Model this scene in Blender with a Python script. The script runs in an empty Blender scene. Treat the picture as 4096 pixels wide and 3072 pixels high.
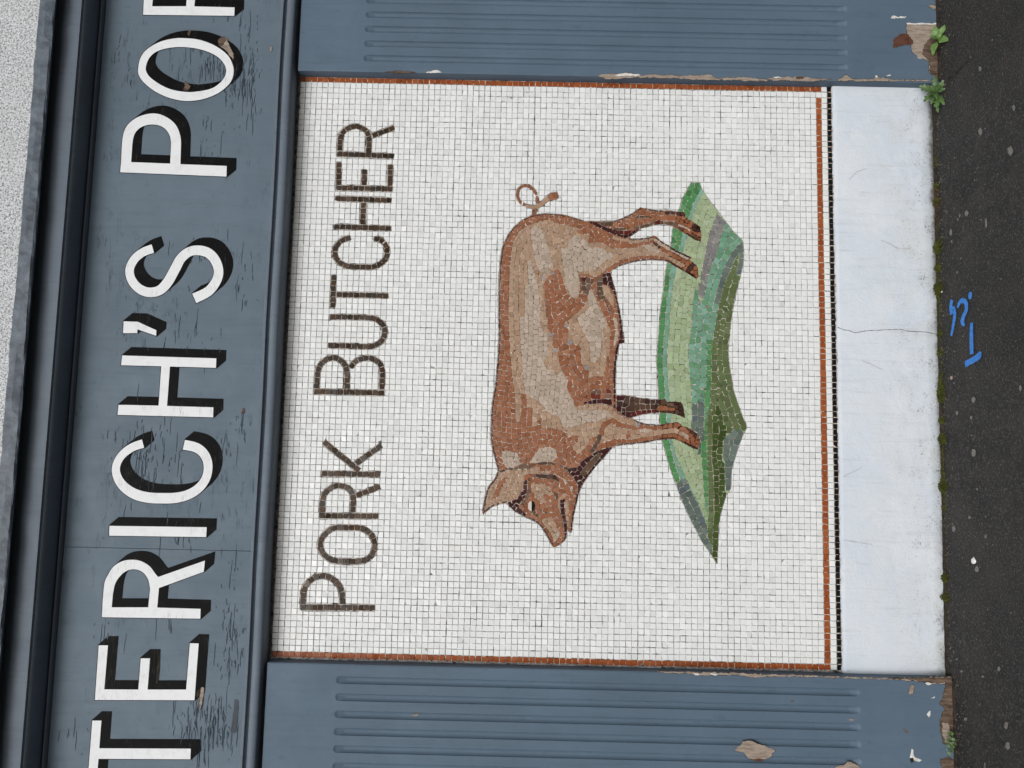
import bpy, math, random
import numpy as np
from mathutils import Vector, Matrix
from mathutils.geometry import tessellate_polygon

random.seed(7)
rng = np.random.default_rng(7)
sc = bpy.context.scene
COL = sc.collection

# ------------------------------------------------------------------ camera
CAM = np.array([0.67647, -2.63356, 1.45763])          # metres; the phone was held sideways
PITCH, ROLL, YAW = 0.006075, 0.022112, -0.096206
FPX = 3078.0                                           # focal length for a 4096 px wide frame


def cam_axes():
    cz, sz = math.cos(YAW), math.sin(YAW)
    cp, sp = math.cos(PITCH), math.sin(PITCH)
    cr, sr = math.cos(ROLL), math.sin(ROLL)
    ex = np.array([cz, sz, 0.0]); ey = np.array([-sz, cz, 0.0]); ez = np.array([0, 0, 1.0])
    f = ey * cp + ez * sp
    u = -ey * sp + ez * cp
    r = ex * cr + u * sr
    u = -ex * sr + u * cr
    return r, f, u


RGT, FWD, UPV = cam_axes()
cam_data = bpy.data.cameras.new('camera')
cam = bpy.data.objects.new('camera', cam_data)
COL.objects.link(cam)
sc.camera = cam
cam_data.sensor_width = 36.0
cam_data.lens = FPX / 4096 * 36.0
cam_data.clip_start = 0.05
cam_data.clip_end = 500
mx, my, mz = -UPV, RGT, -FWD                           # picture-right is the street's down
cam.matrix_world = Matrix(((mx[0], my[0], mz[0], CAM[0]), (mx[1], my[1], mz[1], CAM[1]),
                           (mx[2], my[2], mz[2], CAM[2]), (0, 0, 0, 1)))

# ------------------------------------------------------------------ light
world = bpy.data.worlds.new('World')
sc.world = world
world.use_nodes = True
wn = world.node_tree.nodes
wl = world.node_tree.links
bg = wn['Background']
sky = wn.new('ShaderNodeTexSky')
sky.sky_type = 'NISHITA'
sky.sun_disc = False
SUN_EL, SUN_AZ = 37.0, 190.0
sky.sun_elevation = math.radians(SUN_EL)
sky.sun_rotation = math.radians(SUN_AZ)
sky.air_density = 1.0
sky.dust_density = 6.0
sky.ozone_density = 1.0
hsv = wn.new('ShaderNodeHueSaturation')                # cloud cover takes the colour out of the sky
hsv.inputs['Saturation'].default_value = 0.26
wl.new(sky.outputs[0], hsv.inputs['Color'])
wl.new(hsv.outputs[0], bg.inputs['Color'])
bg.inputs['Strength'].default_value = 0.10

sun_data = bpy.data.lights.new('sun', 'SUN')
sun_data.energy = 1.2
sun_data.angle = math.radians(25)
sun_data.color = (1.0, 0.99, 0.975)
sun = bpy.data.objects.new('sun', sun_data)
COL.objects.link(sun)
sd = Vector((math.sin(math.radians(SUN_AZ)) * math.cos(math.radians(SUN_EL)),
             math.cos(math.radians(SUN_AZ)) * math.cos(math.radians(SUN_EL)), math.sin(math.radians(SUN_EL))))
sun.rotation_euler = sd.to_track_quat('Z', 'Y').to_euler()
sun.location = (0.6, -4, 6)

sc.view_settings.view_transform = 'Standard'
sc.view_settings.look = 'None'
sc.view_settings.gamma = 1.0
sc.view_settings.use_curve_mapping = False
sc.view_settings.exposure = -0.07


# ------------------------------------------------------------------ helpers
def S(r, g, b):
    def l(c):
        c /= 255.0
        return c / 12.92 if c <= 0.04045 else ((c + 0.055) / 1.055) ** 2.4
    return (l(r), l(g), l(b))


def rays(px, py):
    a = -(np.asarray(px, float) - 2048) / FPX
    b = -(np.asarray(py, float) - 1536) / FPX
    return b[..., None] * RGT + FWD + a[..., None] * UPV


def wallpt(px, py, y=0.0):
    d = rays(px, py)
    t = (y - CAM[1]) / d[..., 1]
    return np.stack([CAM[0] + t * d[..., 0], CAM[2] + t * d[..., 2]], -1)


GA, GB = 0.016, -0.008         # the pavement falls gently along the street


def gz(x):
    return GA + GB * x


def groundpt(px, py, z=0.0):
    d = rays(px, py)
    t = (GA + GB * CAM[0] + z - CAM[2]) / (d[..., 2] - GB * d[..., 0])
    return np.stack([CAM[0] + t * d[..., 0], CAM[1] + t * d[..., 1]], -1)


def V(ox, oy, pts, s=4.0, y=0.0):
    p = np.array(pts, float)
    return wallpt(ox + p[:, 0] / s, oy + p[:, 1] / s, y)


def G(ox, oy, pts, s=2.16, z=0.0):
    p = np.array(pts, float)
    return groundpt(ox + p[:, 0] / s, oy + p[:, 1] / s, z)


def J(*a):
    return np.concatenate(a, 0)


def crom(p, n=6, closed=False):
    p = np.asarray(p, float)
    N = len(p)
    out = []
    rngi = range(N) if closed else range(N - 1)
    for i in rngi:
        if closed:
            a, b, c, d = p[(i - 1) % N], p[i], p[(i + 1) % N], p[(i + 2) % N]
        else:
            a, b, c, d = p[max(i - 1, 0)], p[i], p[i + 1], p[min(i + 2, N - 1)]
        for k in range(n):
            t = k / n
            out.append(0.5 * ((2 * b) + (c - a) * t + (2 * a - 5 * b + 4 * c - d) * t * t + (3 * b - a - 3 * c + d) * t ** 3))
    if not closed:
        out.append(p[-1])
    return np.array(out)


def area(p):
    x, y = p[:, 0], p[:, 1]
    return 0.5 * float(np.sum(x * np.roll(y, -1) - np.roll(x, -1) * y))


def ccw(p):
    return p if area(p) > 0 else p[::-1]


def offset(p, d):
    """move a closed loop along its outward side (loop ccw: grows for d > 0)"""
    n = np.roll(p, -1, 0) - p
    n /= np.maximum(np.linalg.norm(n, axis=1, keepdims=True), 1e-9)
    nn = np.stack([n[:, 1], -n[:, 0]], 1)
    b = nn + np.roll(nn, 1, 0)
    b /= np.maximum(np.linalg.norm(b, axis=1, keepdims=True), 0.35)
    k = 1.0 / np.clip(np.sum(b * nn, 1), 0.5, 1.0)
    return p + b * (d * k)[:, None]


def ribbon(path, w0, w1=None):
    p = np.asarray(path, float)
    t = np.gradient(p, axis=0)
    t /= np.maximum(np.linalg.norm(t, axis=1, keepdims=True), 1e-9)
    n = np.stack([-t[:, 1], t[:, 0]], 1)
    w = np.interp(np.linspace(0, 1, len(p)), np.linspace(0, 1, len(np.atleast_1d(w0))), np.atleast_1d(w0)) if w1 is None else np.linspace(w0, w1, len(p))
    return np.concatenate([p + n * w[:, None] / 2, (p - n * w[:, None] / 2)[::-1]], 0)


def resample(p, step):
    p = np.asarray(p, float)
    s = np.concatenate([[0], np.cumsum(np.linalg.norm(np.diff(p, axis=0), axis=1))])
    n = max(2, int(round(s[-1] / step)) + 1)
    q = np.linspace(0, s[-1], n)
    return np.stack([np.interp(q, s, p[:, 0]), np.interp(q, s, p[:, 1])], 1)


def ragged(p, step=0.006, amp=0.0015):
    p = np.concatenate([p, p[:1]], 0)
    q = resample(p, step)[:-1]
    return q + rng.normal(0, amp, q.shape)


def mesh_obj(name, verts, faces, mat, parent=None, col=None, smooth=False):
    me = bpy.data.meshes.new(name)
    me.from_pydata([tuple(map(float, v)) for v in verts], [], [tuple(map(int, f)) for f in faces])
    if mat:
        me.materials.append(mat)
    if col is not None:
        at = me.color_attributes.new('tile_colour', 'FLOAT_COLOR', 'CORNER')
        buf = np.ones((len(me.loops), 4), np.float32)
        k = 0
        for f, c in zip(faces, col):
            buf[k:k + len(f), :3] = c
            k += len(f)
        at.data.foreach_set('color', buf.ravel())
    if smooth:
        me.polygons.foreach_set('use_smooth', [True] * len(me.polygons))
    me.update()
    o = bpy.data.objects.new(name, me)
    COL.objects.link(o)
    if parent:
        o.parent = parent
    return o


def tag(o, label=None, cat=None, group=None, kind=None):
    if label: o['label'] = label
    if cat: o['category'] = cat
    if group: o['group'] = group
    if kind: o['kind'] = kind
    return o


def empty(name, loc=(0, 0, 0)):
    o = bpy.data.objects.new(name, None)
    o.empty_display_size = 0.1
    o.location = loc
    COL.objects.link(o)
    bpy.context.view_layer.update()
    return o


def adopt(child, root):
    """parent a piece whose vertices are in world space"""
    child.parent = root
    child.matrix_parent_inverse = Matrix.Translation(root.location).inverted()
    return child


def box(x0, x1, y0, y1, z0, z1):
    v = [(x0, y0, z0), (x1, y0, z0), (x1, y1, z0), (x0, y1, z0), (x0, y0, z1), (x1, y0, z1), (x1, y1, z1), (x0, y1, z1)]
    f = [(0, 3, 2, 1), (4, 5, 6, 7), (0, 1, 5, 4), (1, 2, 6, 5), (2, 3, 7, 6), (3, 0, 4, 7)]
    return v, f


def sheet(name, loops, y, mat, parent=None, back=None):
    """a flat filled outline (with holes) on the wall at depth y; `back` gives it a rim down to that depth"""
    flat, vl = [], []
    for L in loops:
        vl.append([Vector((a, b, 0)) for a, b in L])
        flat += [(a, y, b) for a, b in L]
    tris = tessellate_polygon(vl)
    faces = []
    for t in tris:
        a, b, c = [np.array((flat[i][0], flat[i][2])) for i in t]
        cr = (b[0] - a[0]) * (c[1] - a[1]) - (b[1] - a[1]) * (c[0] - a[0])
        faces.append(tuple(t) if cr > 0 else tuple(reversed(t)))
    if back is not None:
        n0 = len(flat)
        flat = flat + [(a, back, b) for a, _, b in flat]
        k = 0
        for L in loops:
            m = len(L)
            for i in range(m):
                a, b = k + i, k + (i + 1) % m
                faces.append((a, a + n0, b + n0, b))
            k += m
    return mesh_obj(name, flat, faces, mat, parent)


# ------------------------------------------------------------------ materials
class NT:
    def __init__(s, name):
        s.m = bpy.data.materials.new(name)
        s.m.use_nodes = True
        s.t = s.m.node_tree
        s.b = s.t.nodes['Principled BSDF']
        g = s.t.nodes.new('ShaderNodeNewGeometry')
        s.pos = g.outputs['Position']

    def n(s, typ, **kw):
        x = s.t.nodes.new(typ)
        for k, v in kw.items():
            if k.startswith('i_'):
                x.inputs[k[2:].replace('_', ' ')].default_value = v
            else:
                setattr(x, k, v)
        return x

    def l(s, a, b):
        s.t.links.new(a, b)

    def noise(s, scale, detail=4, rough=0.6, map=None, offs=(0, 0, 0)):
        x = s.n('ShaderNodeTexNoise')
        x.inputs['Scale'].default_value = scale
        x.inputs['Detail'].default_value = detail
        x.inputs['Roughness'].default_value = rough
        v = s.n('ShaderNodeMapping')
        v.inputs['Scale'].default_value = map or (1, 1, 1)
        v.inputs['Location'].default_value = offs
        s.l(s.pos, v.inputs['Vector'])
        s.l(v.outputs[0], x.inputs['Vector'])
        return x.outputs['Fac']

    def vor(s, scale, feature='F1', map=None, out='Distance'):
        x = s.n('ShaderNodeTexVoronoi', feature=feature)
        x.inputs['Scale'].default_value = scale
        v = s.n('ShaderNodeMapping')
        v.inputs['Scale'].default_value = map or (1, 1, 1)
        s.l(s.pos, v.inputs['Vector'])
        s.l(v.outputs[0], x.inputs['Vector'])
        return x.outputs[out]

    def ramp(s, fac, stops):
        r = s.n('ShaderNodeValToRGB')
        e = r.color_ramp.elements
        while len(e) < len(stops):
            e.new(0.5)
        for i, (p, c) in enumerate(stops):
            e[i].position = p
            e[i].color = (c, c, c, 1) if isinstance(c, (int, float)) else (*c, 1)
        s.l(fac, r.inputs[0])
        return r.outputs[0]

    def mix(s, fac, a, b, mode='MIX'):
        x = s.n('ShaderNodeMix', data_type='RGBA', blend_type=mode)
        for sock, v in ((x.inputs[0], fac), (x.inputs[6], a), (x.inputs[7], b)):
            if hasattr(v, 'links'):
                s.l(v, sock)
            elif isinstance(v, (int, float)):
                sock.default_value = v
            else:
                sock.default_value = (*v, 1)
        return x.outputs[2]

    def math(s, op, a, b=0.0):
        x = s.n('ShaderNodeMath', operation=op)
        for sock, v in ((x.inputs[0], a), (x.inputs[1], b)):
            if hasattr(v, 'links'):
                s.l(v, sock)
            else:
                sock.default_value = v
        return x.outputs[0]

    def sep(s):
        x = s.n('ShaderNodeSeparateXYZ')
        s.l(s.pos, x.inputs[0])
        return x.outputs

    def done(s, col, rough=0.5, bump=None, dist=0.001, strength=0.5, spec=0.5):
        if hasattr(col, 'links'):
            s.l(col, s.b.inputs['Base Color'])
        else:
            s.b.inputs['Base Color'].default_value = (*col, 1)
        if hasattr(rough, 'links'):
            s.l(rough, s.b.inputs['Roughness'])
        else:
            s.b.inputs['Roughness'].default_value = rough
        s.b.inputs['Specular IOR Level'].default_value = spec
        if bump is not None:
            x = s.n('ShaderNodeBump')
            x.inputs['Distance'].default_value = dist
            x.inputs['Strength'].default_value = strength
            s.l(bump, x.inputs['Height'])
            s.l(x.outputs[0], s.b.inputs['Normal'])
        return s.m


def mat_paint(name, base, cracks=0.0, seed=0.0):
    m = NT(name)
    low = m.noise(2.2, 4, 0.6, offs=(seed, 0, 0))
    med = m.noise(11, 5, 0.65, offs=(seed, 3, 0))
    b = np.array(base)
    c = m.ramp(low, [(0.3, tuple(b * 0.90)), (0.7, tuple(b * 1.08))])
    c = m.mix(m.ramp(med, [(0.35, 0.0), (0.75, 0.30)]), c, tuple(b * 0.78))
    # rain streaks and scuffs
    st = m.noise(3.0, 4, 0.7, map=(6, 1, 0.7), offs=(seed, 0, 2))
    c = m.mix(m.ramp(st, [(0.56, 0.0), (0.8, 0.25)]), c, tuple(b * 1.35 + 0.01))
    # brushed-on grime and old drips, running down the timber
    gr = m.noise(9.0, 5, 0.75, map=(5, 1, 0.35), offs=(seed, 5, 1))
    c = m.mix(m.ramp(gr, [(0.52, 0.0), (0.74, 0.42)]), c, tuple(b * 0.66))
    sm = m.noise(38, 4, 0.7, map=(1, 1, 0.6), offs=(seed, 8, 1))
    c = m.mix(m.ramp(sm, [(0.60, 0.0), (0.70, 0.30)]), c, tuple(b * 0.58))
    fine = m.math('ADD', m.noise(140, 3, 0.6), m.math('MULTIPLY', m.noise(45, 3, 0.6, map=(2.5, 1, 0.4)), 1.2))
    h = fine
    if cracks > 0:
        mask = m.noise(3.4, 4, 0.7, map=(1.0, 1, 1.6), offs=(seed, 9, 4))
        mask = m.ramp(mask, [(0.50, 0.0), (0.66, 1.0)])
        cr = m.noise(26, 2, 0.5, map=(0.45, 1, 5.0), offs=(0, 0, seed))
        line = m.ramp(cr, [(0.475, 0.0), (0.497, 1.0), (0.503, 1.0), (0.525, 0.0)])
        gap = m.noise(30, 2, 0.5, map=(0.6, 1, 1.5), offs=(5, 0, 0))
        line = m.math('MULTIPLY', line, m.ramp(gap, [(0.48, 0.0), (0.58, 1.0)]))
        line = m.math('MULTIPLY', line, mask)
        line = m.math('MULTIPLY', line, cracks)
        c = m.mix(line, c, tuple(b * 0.14))
        h = m.math('SUBTRACT', m.math('MULTIPLY', fine, 0.25), m.math('MULTIPLY', line, 1.4))
    r = m.ramp(med, [(0.3, 0.50), (0.7, 0.66)])
    return m.done(c, r, h, 0.0015, 0.45, 0.25)


BLUE = S(98, 112, 130)
M_fascia = mat_paint('blue paint weathered', S(94, 110, 123), 0.9, 1.0)
M_pil = mat_paint('blue paint pilaster', S(88, 106, 123), 0.10, 7.0)
M_mould = mat_paint('blue paint moulding', S(100, 111, 123), 0.25, 4.0)


def mat_letter(name, base, dirt, amt, spec=0.3):
    m = NT(name)
    a = m.noise(30, 5, 0.7)
    c = m.mix(m.ramp(a, [(0.5, 0.0), (0.8, amt)]), base, dirt)
    cr = m.noise(26, 2, 0.5, map=(0.45, 1, 5.0), offs=(0, 0, 1.0))
    line = m.ramp(cr, [(0.47, 0.0), (0.497, 1.0), (0.503, 1.0), (0.53, 0.0)])
    mk = m.ramp(m.noise(7, 3, 0.6, offs=(3, 3, 3)), [(0.52, 0.0), (0.62, 0.5)])
    line = m.math('MULTIPLY', line, mk)
    c = m.mix(line, c, dirt)
    return m.done(c, 0.55, m.noise(160, 2), 0.0006, 0.4, spec)


M_white_letter = mat_letter('white sign paint', S(226, 229, 232), S(150, 150, 148), 0.25)
M_black_letter = mat_letter('black sign paint', S(13, 13, 14), S(62, 62, 60), 0.16, 0.06)


def mat_tile(name, mott=0.12, rough=0.22, streak=False):
    m = NT(name)
    at = m.n('ShaderNodeVertexColor', layer_name='tile_colour')
    c = at.outputs['Color']
    if streak:
        f = m.noise(60, 4, 0.7, map=(1.0, 1, 0.35))
        c = m.mix(m.ramp(f, [(0.42, 0.0), (0.62, 0.75)]), c, (0.018, 0.012, 0.008))
        f2 = m.noise(75, 3, 0.6, map=(0.3, 1, 1.0), offs=(2, 2, 2))
        c = m.mix(m.ramp(f2, [(0.5, 0.0), (0.7, 0.35)]), c, (0.12, 0.088, 0.056))
    else:
        f = m.noise(260, 3, 0.7)
        d = m.mix(1.0, c, (0.62, 0.60, 0.58), 'MULTIPLY')
        c = m.mix(m.ramp(f, [(0.45, 0.0), (0.75, mott * 2.2)]), c, d)
    return m.done(c, rough, m.noise(220, 2), 0.0004, 0.5, 0.25)


M_tess = mat_tile('glazed tessera', 0.16, 0.30)
M_brown = mat_tile('streaked brown tessera', 0.1, 0.20, True)


def mat_white_tile():
    m = NT('white glazed tile')
    at = m.n('ShaderNodeVertexColor', layer_name='tile_colour')
    f = m.noise(5, 4, 0.6)
    c = m.mix(m.ramp(f, [(0.4, 0.0), (0.8, 0.16)]), at.outputs['Color'], (0.66, 0.67, 0.665))
    g = m.noise(210, 2, 0.5)
    c = m.mix(m.ramp(g, [(0.5, 0.0), (0.8, 0.14)]), c, (0.55, 0.56, 0.56))
    return m.done(c, 0.30, m.noise(150, 2), 0.0004, 0.5, 0.3)


M_wtile = mat_white_tile()


def mat_grout():
    m = NT('grout')
    a = m.noise(9, 5, 0.75)
    b = m.noise(70, 4, 0.7)
    d = m.noise(38, 2, 0.5, offs=(4, 0, 6))
    f = m.math('ADD', m.math('MULTIPLY', a, 0.5), m.math('MULTIPLY', d, 0.5))
    c = m.ramp(b, [(0.36, S(184, 183, 181)), (0.62, S(128, 127, 126))])
    c = m.mix(m.ramp(f, [(0.52, 0.0), (0.59, 0.95)]), c, S(30, 30, 30))
    return m.done(c, 0.9, b, 0.001, 0.6, 0.2)


def mat_lightgrout():
    m = NT('pale grout')
    b = m.noise(80, 4, 0.7)
    c = m.ramp(b, [(0.38, S(214, 207, 197)), (0.50, S(166, 155, 144)), (0.60, S(58, 50, 45))])
    return m.done(c, 0.9, b, 0.001, 0.6, 0.2)


M_grout = mat_grout()
M_lgrout = mat_lightgrout()


def mat_plinth():
    m = NT('painted render')
    z = m.sep()[2]
    a = m.noise(4, 5, 0.65)
    c = m.ramp(a, [(0.3, S(203, 213, 225)), (0.7, S(217, 223, 230))])
    warm = m.noise(6, 4, 0.6, offs=(4, 0, 1))
    low = m.ramp(z, [(0.0, 1.0), (0.20, 0.35), (0.33, 0.0)])
    c = m.mix(m.math('MULTIPLY', m.ramp(warm, [(0.45, 0.0), (0.7, 0.55)]), low), c, S(205, 206, 198))
    sp = m.noise(170, 3, 0.75)
    blot = m.noise(13, 4, 0.7, map=(1, 1, 1.6), offs=(2, 0, 5))
    splash = m.math('MULTIPLY', m.ramp(blot, [(0.40, 0.15), (0.68, 1.0)]), m.ramp(z, [(0.0, 1.0), (0.05, 0.75), (0.15, 0.42), (0.28, 0.0)]))
    thr = m.math('ADD', sp, m.math('MULTIPLY', splash, 0.26))
    c = m.mix(m.math('MULTIPLY', splash, 0.22), c, S(150, 146, 134))
    c = m.mix(m.ramp(thr, [(0.68, 0.0), (0.80, 0.75)]), c, S(74, 71, 66))
    tide = m.math('ADD', z, m.math('MULTIPLY', m.noise(24, 4, 0.7, offs=(6, 0, 0)), 0.035))
    c = m.mix(m.ramp(tide, [(0.028, 0.9), (0.044, 0.25), (0.070, 0.0)]), c, S(66, 62, 55))
    drip = m.noise(16, 4, 0.7, map=(4, 1, 0.25), offs=(8, 1, 0))
    c = m.mix(m.ramp(drip, [(0.54, 0.0), (0.74, 0.38)]), c, S(172, 178, 182))
    pat = m.noise(5.5, 5, 0.7, offs=(3, 2, 9))
    c = m.mix(m.ramp(pat, [(0.55, 0.0), (0.60, 0.30), (0.8, 0.35)]), c, S(222, 227, 232))
    sc_ = m.noise(7, 3, 0.7, map=(2.6, 1, 1.0), offs=(1, 7, 2))
    c = m.mix(m.ramp(sc_, [(0.66, 0.0), (0.74, 0.30)]), c, S(168, 170, 170))
    return m.done(c, 0.6, m.math('ADD', m.noise(110, 4, 0.75), m.math('MULTIPLY', m.noise(26, 4, 0.7), 1.8)), 0.003, 0.4, 0.25)


M_plinth = mat_plinth()


def mat_asphalt():
    m = NT('asphalt')
    a = m.noise(3, 5, 0.7)
    c = m.ramp(a, [(0.3, S(36, 36, 36)), (0.7, S(54, 52, 51))])
    fine = m.noise(420, 3, 0.7)
    c = m.mix(m.ramp(fine, [(0.45, 0.0), (0.7, 0.6)]), c, S(30, 30, 31))
    gr = m.noise(150, 3, 0.8, offs=(1, 2, 0))
    c = m.mix(m.ramp(gr, [(0.54, 0.0), (0.68, 0.8)]), c, S(100, 100, 98))
    c = m.mix(m.ramp(gr, [(0.34, 0.8), (0.46, 0.0)]), c, S(26, 26, 27))
    sp = m.vor(170)
    spk = m.ramp(sp, [(0.10, 1.0), (0.17, 0.0)])
    sel = m.ramp(m.noise(120, 2, 0.5, offs=(3, 1, 0)), [(0.50, 0.0), (0.62, 0.8)])
    c = m.mix(m.math('MULTIPLY', spk, sel), c, S(150, 150, 146))
    br = m.ramp(m.noise(7, 5, 0.75, offs=(7, 0, 0)), [(0.48, 0.0), (0.72, 0.45)])
    c = m.mix(br, c, S(72, 68, 63))
    return m.done(c, 0.85, m.math('ADD', fine, m.math('MULTIPLY', m.noise(60, 4, 0.7), 1.5)), 0.004, 0.7, 0.3)


M_asphalt = mat_asphalt()


def mat_simple(name, c1, c2, scale=30, rough=0.7, map=None, bump=0.001, spec=0.3, lo=0.35, hi=0.65):
    m = NT(name)
    a = m.noise(scale, 5, 0.7, map=map)
    return m.done(m.ramp(a, [(lo, c1), (hi, c2)]), rough, a, bump, 0.6, spec)


M_wood = mat_simple('bare weathered wood', S(122, 108, 96), S(168, 156, 144), 45, 0.85, (3.5, 1, 0.5))
M_wood2 = mat_simple('dark bare wood', S(62, 50, 42), S(116, 98, 84), 40, 0.9, (3.0, 1, 0.6))
M_rust = mat_simple('reddish old primer', S(72, 46, 36), S(98, 64, 50), 35, 0.8)
M_primer = mat_simple('white primer', S(225, 226, 224), S(196, 194, 188), 60, 0.6)
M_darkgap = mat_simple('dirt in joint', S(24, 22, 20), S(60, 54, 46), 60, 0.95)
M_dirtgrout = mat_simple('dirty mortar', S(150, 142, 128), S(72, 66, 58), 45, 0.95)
M_split = mat_simple('split in paint', S(36, 42, 50), S(58, 66, 76), 60, 0.9)
M_lit_lip = mat_simple('lifted paint lip highlight', S(112, 126, 142), S(92, 106, 122), 60, 0.6)  # raised flake edge, with its highlight put into the paler colour
M_gum = mat_simple('trodden gum', S(128, 127, 120), S(92, 91, 88), 160, 0.8)
M_blue = mat_simple('blue spray paint', S(66, 134, 210), S(46, 104, 178), 110, 0.7)
M_moss = mat_simple('moss', S(40, 44, 14), S(78, 82, 28), 70, 0.95)
M_straw = mat_simple('dead grass', S(110, 84, 62), S(74, 54, 40), 80, 0.9)
M_lead = mat_simple('lead flashing', S(66, 74, 84), S(104, 114, 125), 16, 0.5, (1.6, 1, 1.2), 0.005, 0.3)
M_pebble = mat_simple('white pebble', S(225, 225, 222), S(205, 205, 200), 60, 0.6)
M_eye = mat_simple('black glass', S(10, 10, 11), S(16, 16, 17), 60, 0.15)


def mat_render():
    m = NT('white roughcast')
    a = m.noise(150, 4, 0.85)
    b = m.noise(5, 4, 0.6)
    c = m.ramp(a, [(0.38, S(84, 86, 90)), (0.47, S(190, 193, 197)), (0.58, S(236, 238, 241))])
    c = m.mix(m.ramp(b, [(0.45, 0.0), (0.75, 0.3)]), c, S(190, 189, 184))
    return m.done(c, 0.9, a, 0.006, 0.8, 0.2)


M_render = mat_render()


def mat_leaf(name, c1, c2):
    m = NT(name)
    a = m.noise(90, 3, 0.6)
    m.b.inputs['Subsurface Weight'].default_value = 0.0
    return m.done(m.ramp(a, [(0.35, c1), (0.65, c2)]), 0.45, a, 0.0006, 0.5, 0.4)


M_leaf = mat_leaf('fresh leaf', S(78, 110, 52), S(108, 138, 76))
M_leaf2 = mat_leaf('dull leaf', S(58, 84, 46), S(86, 112, 62))
M_stem = mat_leaf('stem', S(96, 116, 60), S(120, 132, 80))

# ------------------------------------------------------------------ ground and back wall
P = 0.02                     # mosaic module
Z0 = 0.415                   # top edge of the bottom orange course
ZT = Z0 + 92 * P             # top of the mosaic
NC = 101                     # columns
W = NC * P
ZB = Z0 - 3 * P              # bottom of the black course
YP = -0.045                  # pilaster face
YF = -0.060                  # fascia face
XL, XR = -1.3, 3.3           # how far the shop front runs

v, f = [(-30, -30, gz(-30)), (30, -30, gz(30)), (30, 0.3, gz(30)), (-30, 0.3, gz(-30))], [(0, 1, 2, 3)]
pavement = tag(mesh_obj('pavement', v, f, M_asphalt), kind='structure',
               label='dark asphalt pavement at the foot of the shop front')

v, f = box(XL - 1, XR + 1, 0.02, 0.25, -0.05, 2.3)
backing = mesh_obj('shop_wall', v, f, M_render)
tag(backing, 'plain rendered masonry behind the painted shop front', 'wall')
v, f = box(XL - 1, XR + 1, 0.001, 0.25, 2.300, 5.5)
upper = mesh_obj('upper_wall', v, f, M_render)
tag(upper, 'white roughcast wall above the cornice at the picture\'s left edge', 'wall')


# ------------------------------------------------------------------ mosaic: figure regions traced from the picture
def T1(p): return V(1900, 720, p)
def T2(p): return V(2453, 720, p)
def M1(p): return V(1900, 1134, p)
def M2(p): return V(2453, 1134, p)
def L1(p): return V(1900, 1548, p)
def L2(p): return V(2453, 1548, p)
def H1(p): return V(1900, 1900, p)
def H2(p): return V(2453, 1900, p)


OR = [(S(146, 95, 68), 5), (S(139, 89, 63), 3), (S(153, 104, 78), 2)]
TAN = [(S(168, 139, 116), 5), (S(161, 132, 108), 3), (S(174, 146, 123), 2)]
LTAN = [(S(178, 161, 146), 5), (S(170, 154, 138), 3), (S(182, 166, 152), 2)]
DB = [(S(84, 54, 47), 4), (S(74, 48, 43), 3)]
MAR = [(S(60, 26, 28), 5), (S(68, 32, 32), 2), (S(54, 28, 26), 2)]
BRN = [(S(98, 76, 60), 4), (S(110, 86, 72), 2), (S(86, 68, 54), 3)]
DKB = [(S(74, 53, 43), 4), (S(62, 43, 37), 3), (S(86, 63, 50), 2)]
RED = [(S(98, 38, 30), 3), (S(80, 32, 28), 2)]
MIX = [(S(146, 90, 60), 5), (S(114, 88, 80), 2), (S(100, 42, 34), 2), (S(100, 78, 62), 1)]
GREYT = [(S(146, 138, 134), 3), (S(156, 148, 144), 2)]
G1 = [(S(78, 136, 84), 4), (S(86, 142, 92), 3), (S(72, 124, 78), 2), (S(100, 146, 110), 1)]
G2 = [(S(120, 160, 140), 4), (S(128, 166, 150), 3), (S(112, 152, 130), 2)]
G3 = [(S(158, 176, 140), 5), (S(152, 170, 132), 3), (S(164, 182, 150), 2), (S(146, 164, 128), 1)]
G4 = [(S(110, 154, 130), 4), (S(104, 146, 124), 3), (S(124, 162, 146), 2), (S(98, 144, 110), 2)]
GY = [(S(130, 131, 130), 4), (S(122, 122, 122), 3), (S(138, 138, 134), 1)]
GS = [(S(98, 112, 104), 4), (S(90, 104, 99), 3), (S(104, 120, 112), 2), (S(86, 99, 104), 1)]
G5 = [(S(92, 108, 70), 5), (S(86, 100, 63), 3), (S(98, 114, 78), 2)]
G6 = [(S(66, 84, 42), 5), (S(60, 77, 37), 3), (S(72, 90, 48), 1)]

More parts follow.
